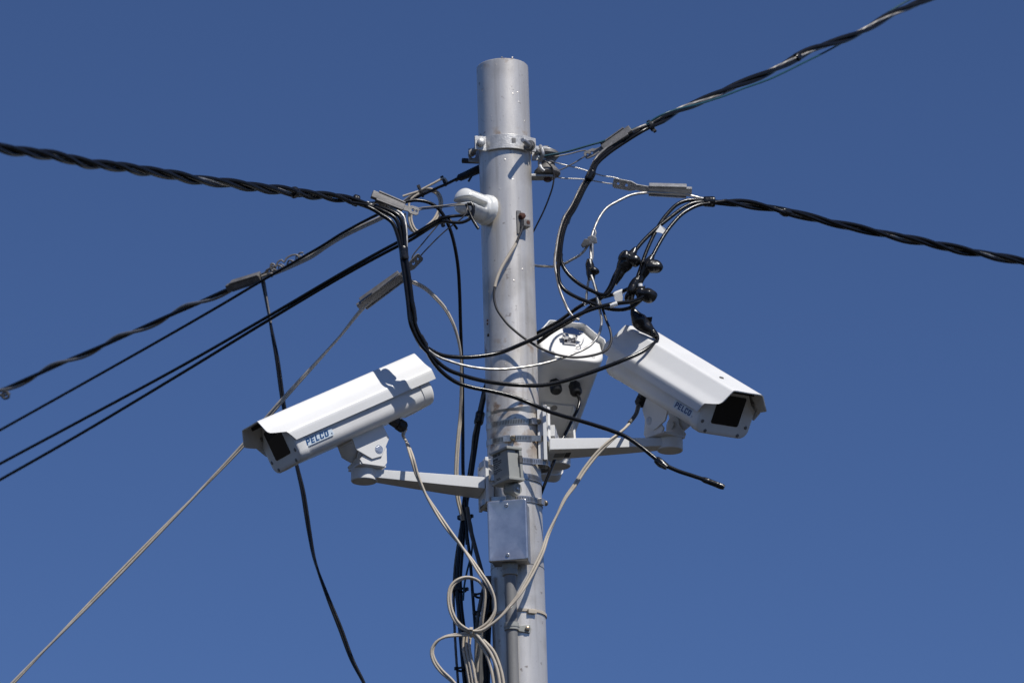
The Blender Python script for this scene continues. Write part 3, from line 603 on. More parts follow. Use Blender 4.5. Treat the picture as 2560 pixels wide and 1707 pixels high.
# ------------------------------------------------------------------ ground wire
gw = thing('ground_wire', px(1236, 730, -.075), 'dark grey wire with a beige sleeve curving down the pole from the rusty lug', 'wire')
G1 = spline(path([(1307, 566), (1303, 578), (1298, 590), (1290, 609), (1270, 642), (1252, 673), (1240, 704), (1236, 724), (1235, 744), (1242, 772), (1257, 795), (1270, 811), (1301, 838), (1327, 856), (1357, 873), (1395, 887), (1434, 893), (1472, 890), (1505, 881), (1520, 871), (1528, 853), (1526, 828), (1515, 799), (1508, 777), (1502, 762), (1494, 736), (1487, 712)], [(0, -.066), (.06, -.072), (.2, -.080), (.45, -.085), (.6, -.085), (1, -.035)]), .005)
MB().tube(G1, .0028, 12).build('jacket', 'gwire', gw, angle=60)
i0 = int(np.argmin(np.linalg.norm(G1-px(1290, 609, -.073), axis=1))); i1 = int(np.argmin(np.linalg.norm(G1-px(1236, 724, -.08), axis=1)))
MB().tube(G1[i0:i1], .0036, 12, lump=.02).build('sleeve', 'beige', gw, angle=60)

cable('tie_wire', path([(1362, 404), (1368, 406), (1380, 419), (1385, 439), (1382, 465), (1376, 485), (1359, 528), (1335, 576), (1318, 610)], [(0, .0), (.3, .015), (.8, .06), (1, .075)]), .0018, 'gwire', 'thin dark wire hanging from the spool insulator to behind the pole', 'wire')

# ------------------------------------------------------------------ lines to the left
cable('telephone_line', path([(-200, 1186), (0, 1075), (383, 860), (550, 764), (651, 704), (741, 652), (805, 615), (856, 583), (943, 537), (1010, 507), (1053, 489), (1091, 471), (1117, 460), (1145, 446), (1170, 436), (1205, 424)], [(0, 1.2), (.14, 1.0), (.6, .35), (.85, .12), (1, .07)]), .0032, 'black', 'straight thin black line running behind the bundles to a ribbed grip at the pole')
gr = thing('dead_end_grip', px(1170, 436, .08), 'dark ribbed wrap-on grip holding a thin line behind the pole top', 'cable grip')
Qg = spline(path([(1138, 452), (1146, 446), (1160, 440), (1180, 431), (1205, 420)], [(0, .095), (1, .07)]), .0012)
MB().tube(Qg, np.interp(np.linspace(0, 1, len(Qg)), [0, .12, .16, 1], [.004, .005, .0085, .0105]), 30, lobes=2, depth=.22, twist=115).build('grip_coil', 'darkbolt', gr, angle=60)
cable('wire_end', path([(1182, 436), (1176, 446), (1171, 454)], .07), .0024, 'darkbolt', parent=gr)
th_ = thing('through_bolt', px(1175, 403, .05), 'black bolt end sticking out left from behind the pole', 'bolt')
hexbolt(th_, px(1155, 402, .06), px(1230, 405, .05)-px(1155, 402, .06), .075, .0058, 'darkbolt', 'threaded_rod')

pr_ = thing('twin_line', px(900, 668, .1), 'pair of straight black lines looped through the porcelain insulator', 'cable')
for pts_, dd in (([(-200, 1268), (0, 1159), (200, 1052), (459, 912), (672, 790), (882, 667), (994, 606), (1027, 590), (1109, 545), (1140, 540), (1162, 538), (1180, 530), (1184, 516), (1176, 507)], 0), ([(-200, 1311), (0, 1199), (200, 1085), (459, 930), (672, 800), (882, 676), (994, 616), (1027, 600), (1108, 554), (1130, 556), (1156, 556), (1178, 544), (1184, 526), (1180, 512), (1168, 510)], .006)):
    cable('conductor', path(pts_, [(0, 1.15), (.14, .95), (.65, .2), (.86, -.07), (.93, -.15), (1, -.14)]), .0035, 'black', parent=pr_, seg=12)
cable('wire_tail', path([(1166, 511), (1172, 528), (1181, 548), (1196, 572)], [(0, -.142), (1, -.15)]), .0034, 'black', parent=pr_); cable('wire_tail', path([(1120, 545), (1134, 560), (1143, 573)], -.13), .0028, 'black', parent=pr_)
tie(pr_, px(1104, 551, -.06), px(1109, 545, -.07)-px(1027, 590, -.02), .0085, .006, V(.2, 0, -1))

# second far line with grey lashing, clamp 2
L2 = spline(path([(-200, 1060), (0, 976), (12, 972), (50, 955), (126, 921), (172, 900), (275, 856), (402, 798), (497, 757), (560, 728), (600, 712), (650, 695)], [(0, 1.3), (.25, 1.1), (1, .40)]), .008)
fl_ = thing('lashed_line', L2[0], 'black line with grey wire winding round it, leaving the rounded wedge clamp', 'cable')
MB().tube(L2, .0046, 12).build('conductor', 'black', fl_, angle=60); MB().tube(helix(L2, .0072, .25, .4), .0038, 12).build('lashing_wire', 'strand', fl_, angle=60)
cable('knot', path([(-4, 984), (8, 990), (18, 984), (22, 992), (12, 996), (4, 988), (14, 978), (24, 986)], 1.08), .0032, 'darkbolt', parent=fl_)
kn = thing('knotted_wire', px(710, 655, .35), 'tangle of twisted grey wire tied round the far thin line', 'wire')
Qk = spline(path([(674, 690), (684, 676), (700, 668), (730, 656), (752, 640), (758, 634)], .345), .0012)
MB().tube(helix(Qk, .0065, .030, .5), .0019, 8).build('coil', 'dkgalv', kn, angle=60); MB().tube(helix(Qk, .006, .022, 2.5), .0015, 8).build('coil', 'dkgalv', kn, angle=60)
cable('loop', path([(676, 664), (679, 659), (686, 662), (688, 672), (681, 678), (676, 668), (681, 661)], .35), .0021, 'greywire', parent=kn)
cable('loop', path([(690, 668), (694, 656), (704, 650), (710, 656), (716, 646), (730, 638), (744, 638), (748, 648), (738, 656), (728, 664)], .34), .002, 'greywire', parent=kn); cable('wire_end', path([(651, 692), (664, 686), (676, 680)], .37), .0018, 'greywire', parent=kn)
bg_ = thing('beige_line', px(800, 620, .2), 'pale beige twin cable sagging beside the thin line into a tied loop', 'cable')
PB = spline(path([(655, 694), (690, 681), (739, 660), (780, 640), (818, 614), (856, 591), (907, 566), (956, 543), (990, 522), (1012, 505), (1030, 492), (1052, 480), (1075, 475), (1093, 483), (1102, 502), (1098, 528), (1086, 551), (1070, 566), (1054, 580), (1040, 579), (1030, 565), (1025, 545), (1027, 530)], [(0, .37), (.55, .17), (.7, .11), (1, .09)]), .005)
for s_ in (-1, 1): MB().tube(helix(PB, .0026*s_, 0), .0026, 12).build('jacket', 'beige', bg_, angle=60)
cable('jacket', path([(1027, 530), (1022, 510), (1030, 496), (1048, 484)], .085), .0026, 'beige', parent=bg_); cable('jacket', path([(1007, 491), (1026, 485), (1045, 479), (1060, 471), (1085, 458), (1104, 448), (1112, 447), (1118, 456)], .095), .0025, 'beige', parent=bg_)
cable('jacket', path([(1013, 533), (1012, 548), (1020, 566), (1030, 577), (1037, 581)], .1), .0025, 'beige', parent=bg_)
tie(bg_, px(1053, 481, .1), px(1075, 475, .1)-px(1040, 489, .1), .011, .004, V(-.4, 0, 1)); tie(bg_, px(1111, 456, .1), px(1117, 460, .1)-px(1091, 471, .1), .0085, .004, V(-.2, 0, 1))
# flat black drop from clamp 2
QD = spline(path([(656, 696), (659, 712), (665, 744), (672, 785), (680, 830), (693, 899), (708, 1006), (724, 1085), (742, 1164), (757, 1228), (767, 1290), (774, 1334), (787, 1400), (816, 1483), (850, 1568), (880, 1648), (910, 1707), (935, 1770)], [(0, .38), (1, .30)]), .006)
fd = thing('flat_drop_cable', QD[0], 'flat twisted black cable hanging from the rounded wedge clamp behind the left camera', 'cable')
for k, ph in enumerate((0, math.pi)): MB().tube(helix(QD, .0026, .62, ph+.5), .0030, 12).build('jacket', 'black', fd, angle=60)
cable('sheath_patch', QD[2:18] + V(.0015, -.006, 0), .0022, 'greywire', parent=fd)
# printed beige line and its tail
QP = spline(path([(-60, 1806), (32, 1707), (330, 1400), (606, 1115), (708, 998), (846, 845), (890, 790), (915, 762), (960, 722), (995, 698)], [(0, .10), (.6, .06), (.85, -.03), (1, -.09)]), .006)
pb = thing('printed_drop_line', QP[0], 'beige printed twin cable stretched diagonally behind the left camera from the long clamp', 'cable')
MB().tube(helix(QP, .0026, .9, .0, .0012), .0029, 14).build('jacket', 'print', pb, angle=60); MB().tube(helix(QP, -.0027, .9, .0, .0012), .0024, 14).build('jacket', 'beige', pb, angle=60)
QT = spline(path([(996, 704), (1012, 702), (1030, 705), (1063, 721), (1091, 747), (1112, 771), (1133, 810), (1145, 848), (1152, 891), (1153, 942), (1153, 993), (1151, 1044), (1147, 1084), (1143, 1132), (1141, 1189), (1145, 1245), (1152, 1275), (1158, 1300)], [(0, -.085), (.3, -.05), (.6, .03), (1, .06)]), .006)
tl = thing('printed_tail_cable', QT[0], 'beige printed cable arching from the long clamp and hanging down left of the pole', 'cable')
MB().tube(helix(QT, .0024, 1.1, .2, .001), .0027, 14).build('jacket', 'print', tl, angle=60); MB().tube(helix(QT, -.0025, 1.1, .2, .001), .0023, 14).build('jacket', 'beige', tl, angle=60)
cable('coax_cable', path([(1000, 515), (1007, 507), (1022, 503), (1043, 501), (1073, 507), (1096, 522), (1114, 548), (1127, 579), (1137, 617), (1145, 668), (1149, 732), (1151, 802), (1154, 891), (1156, 955), (1157, 1083), (1158, 1189), (1163, 1250), (1166, 1300), (1168, 1360)], [(0, -.12), (.2, -.08), (.6, .06), (1, .075)]), .0038, 'black', 'plain black cable arching past the insulator then hanging straight left of the pole', seg=12)

# ------------------------------------------------------------------ camera housings
LT = .414
def pose(pix, Y, yaw, pitch, roll):
    o = px(*pix, Y); R = Matrix.Rotation(math.radians(yaw), 3, 'Z') @ Matrix.Rotation(math.radians(pitch), 3, 'Y') @ Matrix.Rotation(math.radians(roll), 3, 'X')
    return Matrix.Translation(Vector(o)) @ R.to_4x4()
def wpt(Mx, x, y, z): return np.array(Mx @ Vector((x, y, z)))
half = [(0, 0), (.030, .0003), (.0375, 0), (.0405, -.0008), (.0428, -.0026), (.0446, -.0052), (.0500, -.0130), (.0560, -.0215), (.0600, -.0272), (.0630, -.0312), (.0665, -.0350), (.0710, -.0395), (.0755, -.0440), (.0780, -.0468), (.0792, -.0495), (.0794, -.056), (.0792, -.0640), (.0790, -.0705)]
def xfront(z):
    return np.interp(-z, [0, .030, .036, .0468, .056, .0705], [0, .001, -.003, -.033, -.038, -.046])
def housing(label, Mx, nameplates, group='security cameras on the pole'):
    t = thing('security_camera', None, label, 'security camera', group, matrix=Mx)
    prof = [(-y, z) for y, z in half[::-1]] + half[1:]
    th = .0022; n = len(prof); pin = []
    for i, (y, z) in enumerate(prof):
        a = prof[max(0, i-1)]; c = prof[min(n-1, i+1)]; tx, tz = c[0]-a[0], c[1]-a[1]; l = math.hypot(tx, tz); pin.append((y + tz/l*th, z - tx/l*th))
    xs = np.linspace(0, 1, 9); b = MB(); P = []
    for u in xs:
        P += [(xfront(z)*(1-u) + (-LT)*u, y, z) for y, z in prof] + [(xfront(z)*(1-u) + (-LT)*u, y, z) for y, z in pin]
    F = []; m = 2*n
    for k in range(8):
        for i in range(n-1): F += [(k*m+i, k*m+i+1, (k+1)*m+i+1, (k+1)*m+i), (k*m+n+i+1, k*m+n+i, (k+1)*m+n+i, (k+1)*m+n+i+1)]
        for i in (0, n-1): F.append((k*m+i, (k+1)*m+i, (k+1)*m+n+i, k*m+n+i))
    for k in (0, 8):
        for i in range(n-1): F.append((k*m+i, k*m+i+1, k*m+n+i+1, k*m+n+i))
    b.add(P, F).build('sunshield', 'white', t, angle=32)
    # body, bezel, rear cap
    def under(x, g, hw, zb, rb):             # outline that stays g inside the shield and is rounded below
        up = [(y, z) for y, z in ((.0, -.003), (.038, -.003), (.0435, -.0085), (.0565, -.0275), (.0600, -.0330))]
        up = [(max(0, y-g*.8), z-g) for y, z in up]; up.append((hw, up[-1][1]-.010)); half_ = up
        lo = [(hw-rb+rb*math.cos(a), zb+rb-rb*math.sin(a)) for a in np.linspace(0, math.pi/2, 9)]
        h_ = half_ + lo
        return [(x, y, z) for y, z in h_] + [(x, -y, z) for y, z in h_[::-1] if y > 1e-6]
    MB().loft([under(x, .0045, .0705, -.1135, .024) for x in (-.064, -.20, -.376)]).build('body', 'grime', t, angle=40)
    MB().loft([under(x, .004+d, .0725-d, -.1155+d, .021) for x, d in ((-.0675, .0022), (-.0665, 0), (-.0475, 0), (-.0440, .0012), (-.0426, .0035), (-.0424, .010))]).build('front_bezel', 'grime', t, angle=40)
    MB().loft([under(x, .004+d, .0725-d, -.1155+d, .030) for x, d in ((-.3735, .0022), (-.3745, 0), (-.394, 0), (-.399, .0010), (-.4012, .003), (-.4017, .008))]).build('rear_cap', 'white', t, angle=40)
    fx = FR((-.0424, 0, -.0567), (0, 1, 0), (0, 0, 1))
    MB().prism(rrect(.0375, .0330, .005), fx, -.001, .0009).build('window', 'glass', t, .0004)
    MB().prism(rrect(.034, .004, .001, 2, 0, .0), sub(FR((-.022, 0, -.0075), (0, 1, 0), (0, 0, 1)), 0, 0, 0), -.008, .004).build('wiper_rail', 'dark', t, .0005)
    for y_, z_ in ((.058, -.034), (-.058, -.034), (.060, -.088), (-.060, -.088), (.045, -.108), (-.045, -.108)):
        MB().lathe([(.0042, -.001), (.0042, .0006), (.0030, .0018)], FR((-.0426, y_, z_), (0, 1, 0), (0, 0, 1)), 12).build('screw', 'dkgalv', t)
    for y_ in (.047, -.047):
        MB().lathe([(.0046, -.001), (.0046, .0008), (.0030, .0018), (.0028, .0004)], FR((-.4017, y_, -.098), (0, -1, 0), (0, 0, 1)), 14).build('screw', 'white', t)
    for x_ in (-.085, -.335):
        MB().lathe([(.0052, -.001), (.0052, .0006), (.0046, .0026), (.0012, .0030)], FR((x_, -.012, 0), (1, 0, 0), (0, 1, 0)), 14).build('screw', 'dkgalv', t)
    # latch on the rear cap
    lp = MB(); lf_ = FR((-.4017, 0, -.052), (0, -1, 0), (0, 0, 1))
    lp.prism([(-.020, .000), (.016, -.003), (.030, .010), (.004, .024), (-.020, .014)], lf_, .019, .0212)
    lp.box(sub(lf_, -.012, .002, .009), .004, .010, .0105).box(sub(lf_, .010, .002, .009), .0025, .009, .0105).box(sub(lf_, -.002, -.006, .003), .014, .008, .0035)
    la = lp.build('latch', 'chrome', t, .0008)
    cable('latch_wire', [V(-.421, -.013, -.045), V(-.423, -.024, -.047), V(-.421, -.026, -.058), V(-.412, -.020, -.074), V(-.404, -.010, -.075)], .0011, 'steel', parent=la)
    for s_ in nameplates:
        nf = FR((-.0985, s_*.0718, -.0838), (-s_, 0, 0), (0, 0, 1))
        npl = MB().prism(rrect(.0375, .0090, .003), nf, -.0006, .0005).build('name_plate', 'plate', t)
        h_, w_, q_ = .0132, .0098, .0033
        shapes = {'P': ([(0, 0), (q_, 0), (q_, h_*.36), (w_*.8, h_*.36), (w_, h_*.5), (w_, h_*.88), (w_*.86, h_), (0, h_)], [[(q_, h_*.56), (w_-q_, h_*.56), (w_-q_, h_*.80), (q_, h_*.80)]]),
            'E': ([(0, 0), (w_*.92, 0), (w_*.92, h_*.2), (q_, h_*.2), (q_, h_*.4), (w_*.82, h_*.4), (w_*.82, h_*.6), (q_, h_*.6), (q_, h_*.8), (w_*.92, h_*.8), (w_*.92, h_), (0, h_)], []),
            'L': ([(0, 0), (w_*.88, 0), (w_*.88, h_*.22), (q_, h_*.22), (q_, h_), (0, h_)], []),
            'C': ([(w_*.14, 0), (w_*.86, 0), (w_, h_*.12), (w_, h_*.34), (w_-q_, h_*.34), (w_-q_, h_*.21), (q_, h_*.21), (q_, h_*.79), (w_-q_, h_*.79), (w_-q_, h_*.66), (w_, h_*.66), (w_, h_*.88), (w_*.86, h_), (w_*.14, h_), (0, h_*.88), (0, h_*.12)], []),
            'O': ([(w_*.14, 0), (w_*.86, 0), (w_, h_*.12), (w_, h_*.88), (w_*.86, h_), (w_*.14, h_), (0, h_*.88), (0, h_*.12)], [[(q_, h_*.21), (w_-q_, h_*.21), (w_-q_, h_*.79), (q_, h_*.79)]])}
        for k_, ch in enumerate('PELCO'):
            ou, ho = shapes[ch]; x0 = -.0325 + k_*.0121 - (.0008 if k_ > 2 else 0); sl = lambda pl: [(x0 + x_ + .22*y_, y_ - h_/2) for x_, y_ in pl]
            holed(sl(ou), [sl(q) for q in ho], .0004, sub(nf, 0, 0, .0007), 'blue', npl, 'lettering', 0)
        text('®', .0045, sub(nf, .0335, -.0045, .0007), 'blue', npl)
    # saddle bracket under the body
    def pent(s_):
        return FR((0, s_*.036, 0), (1, 0, 0), (0, 0, 1)), [(-.271, -.112), (-.190, -.112), (-.188, -.139), (-.213, -.1705), (-.237, -.1735), (-.272, -.145)]
    for s_ in (-1, 1):
        pf, po = pent(s_); MB().prism(po, pf, -.0021, .0021).build('saddle_plate', 'white', t, .0007)
        MB().lathe([(.0076, -.001), (.0076, .004), (.0062, .0065), (.002, .0068)], FR((-.2375, s_*.0385, -.158), (1, 0, 0), (0, 0, s_)), 6).build('pivot_bolt', 'steel', t, .0006)
        MB().lathe([(.0095, -.0005), (.0095, .0012)], FR((-.2375, s_*.0382, -.158), (1, 0, 0), (0, 0, s_)), 16).build('washer', 'steel', t)
    MB().box(FR((-.2305, 0, -.1158), (1, 0, 0), (0, 1, 0)), .0415, .0338, .0019).build('saddle_base', 'grime', t, .0005)
    return t
def gland(t, x, y, tilt=0):
    f = FR((x, y, -.1135), (1, 0, 0), (0, -1, 0)); d = nrm(V(-math.sin(math.radians(tilt)), 0, -math.cos(math.radians(tilt)))); f = FR((x, y, -.1135), np.cross(V(0, 1, 0), d), V(0, 1, 0)); f = (f[0], f[1], f[2], d)
    MB().lathe([(.0135, -.006), (.0135, .010), (.0120, .0105)], f, 6).build('gland_nut', 'plastic', t, .0012)
    MB().lathe([(.0105, .010), (.0135, .012), (.0135, .026), (.0095, .031), (.0055, .0315)], f, 12).build('gland_cap', 'plastic', t, .0006)
    return V(x, y, -.1135) + d*.031
ML = pose((623.8, 1064.0), -.19, 205.5, 29.5, -2.6)
MR = pose((1871.3, 981.5), -.19, -49.6, 34.8, 4.9)
MC = pose((1294, 1152), .51, 108, 31.5, 0)
hL = housing('white boxy security camera pointing left and down, sunlit on its near side', ML, (1, -1))
hR = housing('white boxy security camera pointing right and down, a black splice above its roof', MR, (1, -1))
hC = housing('white boxy security camera half hidden behind the pole, seen from its latched rear', MC, (1, -1))
eL = gland(hL, -.318, .005, 35); eR = gland(hR, -.292, -.028, 10)
for y_ in (.026, -.020):
    g_ = gland(hC, -.330, y_, 0)
for (x_, y_, r_) in ((-.262, .008, .0075), (-.236, .022, .004), (-.214, .016, .004)):
    MB().lathe([(r_, -.001), (r_, .0006), (r_*.6, .0003)], FR((x_, y_, -.1178), (1, 0, 0), (0, -1, 0)), 14).build('saddle_hole', 'dkgalv', hC)

# ------------------------------------------------------------------ mounts
def yoke_mount(label, Mx, yaw, capc, phi, row, plate_h, gap=.0115, lift=.18):
    """capc = world point at the centre of the round cap's underside; phi, row = where the wall plate sits on the pole"""
    t = thing('camera_mount', capc, label, 'camera mount', 'camera mounts')
    pv = wpt(Mx, -.2375, 0, -.158); fwd = nrm(V(math.cos(math.radians(yaw)), math.sin(math.radians(yaw)), 0)); lat = np.cross(V(0, 0, 1), fwd)
    cf = FR(capc, fwd, lat); H = .026
    MB().lathe([(.0230, .0012), (.0232, 0), (.0265, 0), (.0280, .0015), (.0280, H-.0015), (.0268, H)], cf, 40).build('swivel_cap', 'grime', t)
    MB().lathe([(.0222, -.0004), (.0222, .0016)], cf, 32).build('cap_disc', 'grime', t)
    d = pv - capc; a0 = float(np.dot(d, fwd)); pz = float(d[2]); la = float(np.dot(d, lat))
    for s_ in (-1, 1):
        ef = FR(capc + lat*(la + s_*.0312), fwd, V(0, 0, 1))
        base = [(a0*.3-.031, H+.004), (a0*.3+.031, H+.004)]
        top = [(a0 + .0205*math.cos(q), pz + .0205*math.sin(q)) for q in np.linspace(-.15, math.pi+.15, 11)]
        poly = [(base[0][0], H+.010), (base[0][0]+.006, H+.0012), (base[1][0]-.006, H+.0012), (base[1][0], H+.010)] + top
        holed(poly, [], .0040, ef, 'grime', t, 'yoke_ear')
        MB().lathe([(.0085, -.0045), (.0085, .0045)], FR(pv + lat*(s_*.0285), fwd, V(0, 0, 1)), 16).build('pivot_boss', 'grime', t, .0006)
    MB().box(FR(capc + fwd*(a0*.3) + lat*la + V(0, 0, H+.0022), fwd, lat), .0305, .0312, .0024).build('yoke_base', 'grime', t, .0008)
    n = rad(phi); wc = axis_at(row) + n*(RP + gap); tx = tang(phi)
    pf = FR(wc, tx, AU)
    MB().box(pf, .0405, plate_h/2, .0036).build('wall_plate', 'white', t, .0008)
    # channel feet hugging the pole
    for q in (-1, 1): MB().box(sub(pf, q*.028, 0, -gap*.62), .0035, plate_h/2-.002, gap*.72).build('channel_side', 'grime', t, .0006)
    top0 = capc + V(0, 0, H-.001); arm = MB(); ax = capc - wc; ax[2] = 0; ax = nrm(ax); sx = np.cross(V(0, 0, 1), ax)
    zt0 = top0[2]; rings = []
    L = float(np.dot(capc-wc, ax))
    zp = wc[2] + plate_h*lift
    for u, wd, ht in ((0.004/L, .039, .0255), (.3, .0325, .0240), (.65, .0250, .0210), (1-.012/L, .0170, .0180)):
        c = wc + ax*(L*u) + sx*(float(np.dot(capc-wc, sx))*u); zz = zp*(1-u) + zt0*u
        rings.append([V(*(c+sx*wd)[:2], zz-ht), V(*(c-sx*wd)[:2], zz-ht), V(*(c-sx*wd)[:2], zz), V(*(c+sx*wd)[:2], zz)])
    arm.loft(rings).build('arm', 'white', t, .0012)
    return t, rings
pvL = wpt(ML, -.2375, 0, -.158); pvR = wpt(MR, -.2375, 0, -.158); pvC = wpt(MC, -.2375, 0, -.158)
mL, rL = yoke_mount('white tapered arm with round cap holding the left-pointing camera', ML, 205.5, px(910, 1204, pvL[1]), -78, 1214, .100, lift=.05)
mR, rR = yoke_mount('white tapered arm with round cap and dark sticker holding the right-pointing camera', MR, -49.6, px(1675, 1127, pvR[1]), 88, 1100, .118, lift=-.09)
mC, rC = yoke_mount('short white arm behind the pole holding the camera seen from its rear', MC, 108, pvC - V(0, 0, .088), 132, 1068, .10)
# stickers under the right arm
bA0, bA1 = (rR[0][1]+rR[0][0])/2, (rR[1][1]+rR[1][0])/2; sfm = FR(bA0*.5+bA1*.5, bA1-bA0, np.cross(V(0, 0, -1), bA1-bA0))
MB().box(sub(sfm, -.012, -.006, .0006), .011, .014, .0006).build('sticker', 'stickl', mR); MB().box(sub(sfm, .006, -.006, .0006), .0055, .015, .0006).build('sticker', 'stick', mR)

# ------------------------------------------------------------------ strap clamps
PLATES = [(-78, 1214, .05), (88, 1100, .059), (132, 1068, .05)]
def strap(label, yf, pitch, roll, holds, m, slots=None, hphi=None, wd=.0125, name='hose_clamp'):
    f = pole_ring_frame(yf, pitch, roll); t = thing(name, f[0], label, 'hose clamp', 'hose clamps on the pole')
    def rr(ang):
        r = RP + .0008
        for ph in holds:
            d = abs((ang - (ph-90) + 180) % 360 - 180); r = max(r, RP+.0008 + (.0175)*max(0, min(1, (46-d)/24))*1.0)
        return r
    def band(a0, a1, mm, nm, ex=0.):
        b = MB(); n = int(abs(a1-a0)/3)+2; P = []; F = []; U = []
        for i in range(n):
            ang = a0+(a1-a0)*i/(n-1); a = math.radians(ang); c, s = math.cos(a), math.sin(a); r = rr(ang)+ex
            P += [at(f, r*c, r*s, -wd/2), at(f, (r+.0009)*c, (r+.0009)*s, -wd/2), at(f, (r+.0009)*c, (r+.0009)*s, wd/2), at(f, r*c, r*s, wd/2)]
        for i in range(n-1):
            u0, u1 = RP*math.radians(a0+(a1-a0)*i/(n-1)), RP*math.radians(a0+(a1-a0)*(i+1)/(n-1))
            for k in range(4):
                F.append((4*i+k, 4*i+(k+1) % 4, 4*i+4+(k+1) % 4, 4*i+4+k)); vv = (0, 1) if k == 1 else (0, 0)
                U.append([(u0, vv[0]), (u0, vv[1]), (u1, vv[1]), (u1, vv[0])])
        F += [(0, 3, 2, 1), (4*n-4, 4*n-3, 4*n-2, 4*n-1)]; U += [[(0, 0)]*4]*2
        b.add(P, F, U); return b.build(nm, mm, t)
    band(0, 360, 'strap', 'band')
    if slots: band(slots[0]-90, slots[1]-90, 'slots', 'slotted_end', .0011)
    if hphi is not None:
        a = math.radians(hphi-90); r = rr(hphi-90); hf = FR(at(f, r*math.cos(a), r*math.sin(a), 0), -f[1]*math.sin(a)+f[2]*math.cos(a), f[3])
        MB().prism(rrect(.0085, wd*.56, .002, 3), hf, .001, .0085).build('worm_housing', 'steel', t, .0012)
        sf2 = (at(hf, .007, 0, .0062), hf[2], hf[3], hf[1])
        scr = MB().lathe([(.0045, 0), (.0045, .003), (.0058, .0035), (.0058, .010), (.0045, .011)], sf2, 6 if hphi < 60 else 12).build('worm_screw', 'brass', t, .0005)
        MB().box(sub(sf2, 0, 0, .0108), .005, .0006, .0006).build('screw_slot', 'dark', scr)
    return t
strap('plain steel strap, topmost on the pole below the hanging loops', 1011, 14, 6, (132,), 'strap', wd=.0145, hphi=96)
strap('slotted steel hose clamp with its screw on the right, second under the plain strap', 1043, 9.5, 3, (132,), 'strap', slots=(-40, 60), hphi=44)
strap('slotted steel hose clamp with its screw at the front, level with the right arm top', 1085, 9, 2, (88,), 'strap', slots=(-50, 40), hphi=-13)
strap('slotted steel hose clamp under the right arm beside the photocell box', 1146, 3, 0, (88, -78), 'strap', slots=(5, 95))
strap('steel hose clamp below the right arm with a short row of slots', 1188, 0, -1, (-78,), 'strap', slots=(30, 66), wd=.0135)
strap('slotted steel hose clamp just above the junction box, screw at right', 1242, 2, -1, (-78,), 'strap', slots=(0, 60), hphi=64)

# ------------------------------------------------------------------ junction box, conduit, photocell
jr = 1361; jphi = -10; jf = pol_f(jr, jphi, RP)
jb = thing('junction_box', jf[0], 'shiny zinc junction box with screwed cover on the front of the pole', 'electrical box')
MB().box(sub(jf, 0, 0, .0255), .0395, .0640, .0255).build('box_body', 'galv', jb, .003)
cv = [[at(jf, x*k, y*k2, z) for x, y in rrect(.0425, .0675, .004, 4)] for k, k2, z in ((1, 1, .0500), (1, 1, .0520), (.985, .99, .0545), (.95, .968, .0558), (.90, .935, .0552), (.4, .4, .0548))]
MB().loft(cv).build('cover', 'cover', jb, angle=60)
for yy in (.0545, -.0545):
    sc = MB().lathe([(.0042, .0545), (.0042, .0562), (.0030, .0576), (.001, .0578)], sub(jf, -.001, yy, 0), 14).build('cover_screw', 'steel', jb); MB().box(sub(jf, -.001, yy, .0578), .0032, .0005, .0004).build('screw_slot', 'dark', sc)
cf = pol_f(jr, -12, RP+.022); cdt = thing('conduit', axis_at(1560), 'grey plastic conduit running down the pole from the junction box', 'conduit')
Lc = pole_h(jr) - .2
cfz = (sub(cf, 0, -.064, 0)[0], cf[1], cf[3], -cf[2])
MB().lathe([(.0125, 0)] + [(.0125, Lc*k/30) for k in range(1, 31)], cfz, 28).build('pipe', 'conduit', cdt)
MB().lathe([(.0130, 0), (.0165, .001), (.0168, .012), (.0158, .014), (.0168, .016), (.0165, .026), (.0135, .0275)], cfz, 28).build('coupling', 'photo', cdt)
sh = float((pole_h(jr)-pole_h(1590))-.064); sg = sub(cfz, 0, 0, sh)
st_ = thing('conduit_strap', sg[0], 'pale clip strap screwed over the conduit below the coiled beige cable', 'strap')
b = MB().ring(sg, .0128, .0028, .016); b.build('strap_band', 'photo', st_, .001); MB().ring(sg, .0154, .0012, .004).build('strap_rib', 'photo', st_)
ef = pol_f(1590, 12, RP+.0015); MB().prism([(-.018, -.005), (.010, -.009), (.013, .0), (.010, .009), (-.018, .006)], ef, -.001, .003).build('strap_ear', 'photo', st_, .001)
MB().lathe([(.0055, .002), (.0055, .006), (.004, .0068)], sub(ef, .004, 0, 0), 6).build('screw', 'brass', st_)
nf_ = pole_ring_frame(1521, 0, 0); nt_ = thing('nylon_tie', nf_[0], 'yellowed nylon tie wrapped round the pole beside the conduit', 'cable tie')
MB().ring(nf_, RP+.0005, .0022, .0055, 275, 640).build('strap', 'beige', nt_, .0005); MB().box(pol_f(1546, 27, RP+.004), .010, .0045, .0035).build('tie_head', 'beige', nt_, .001)

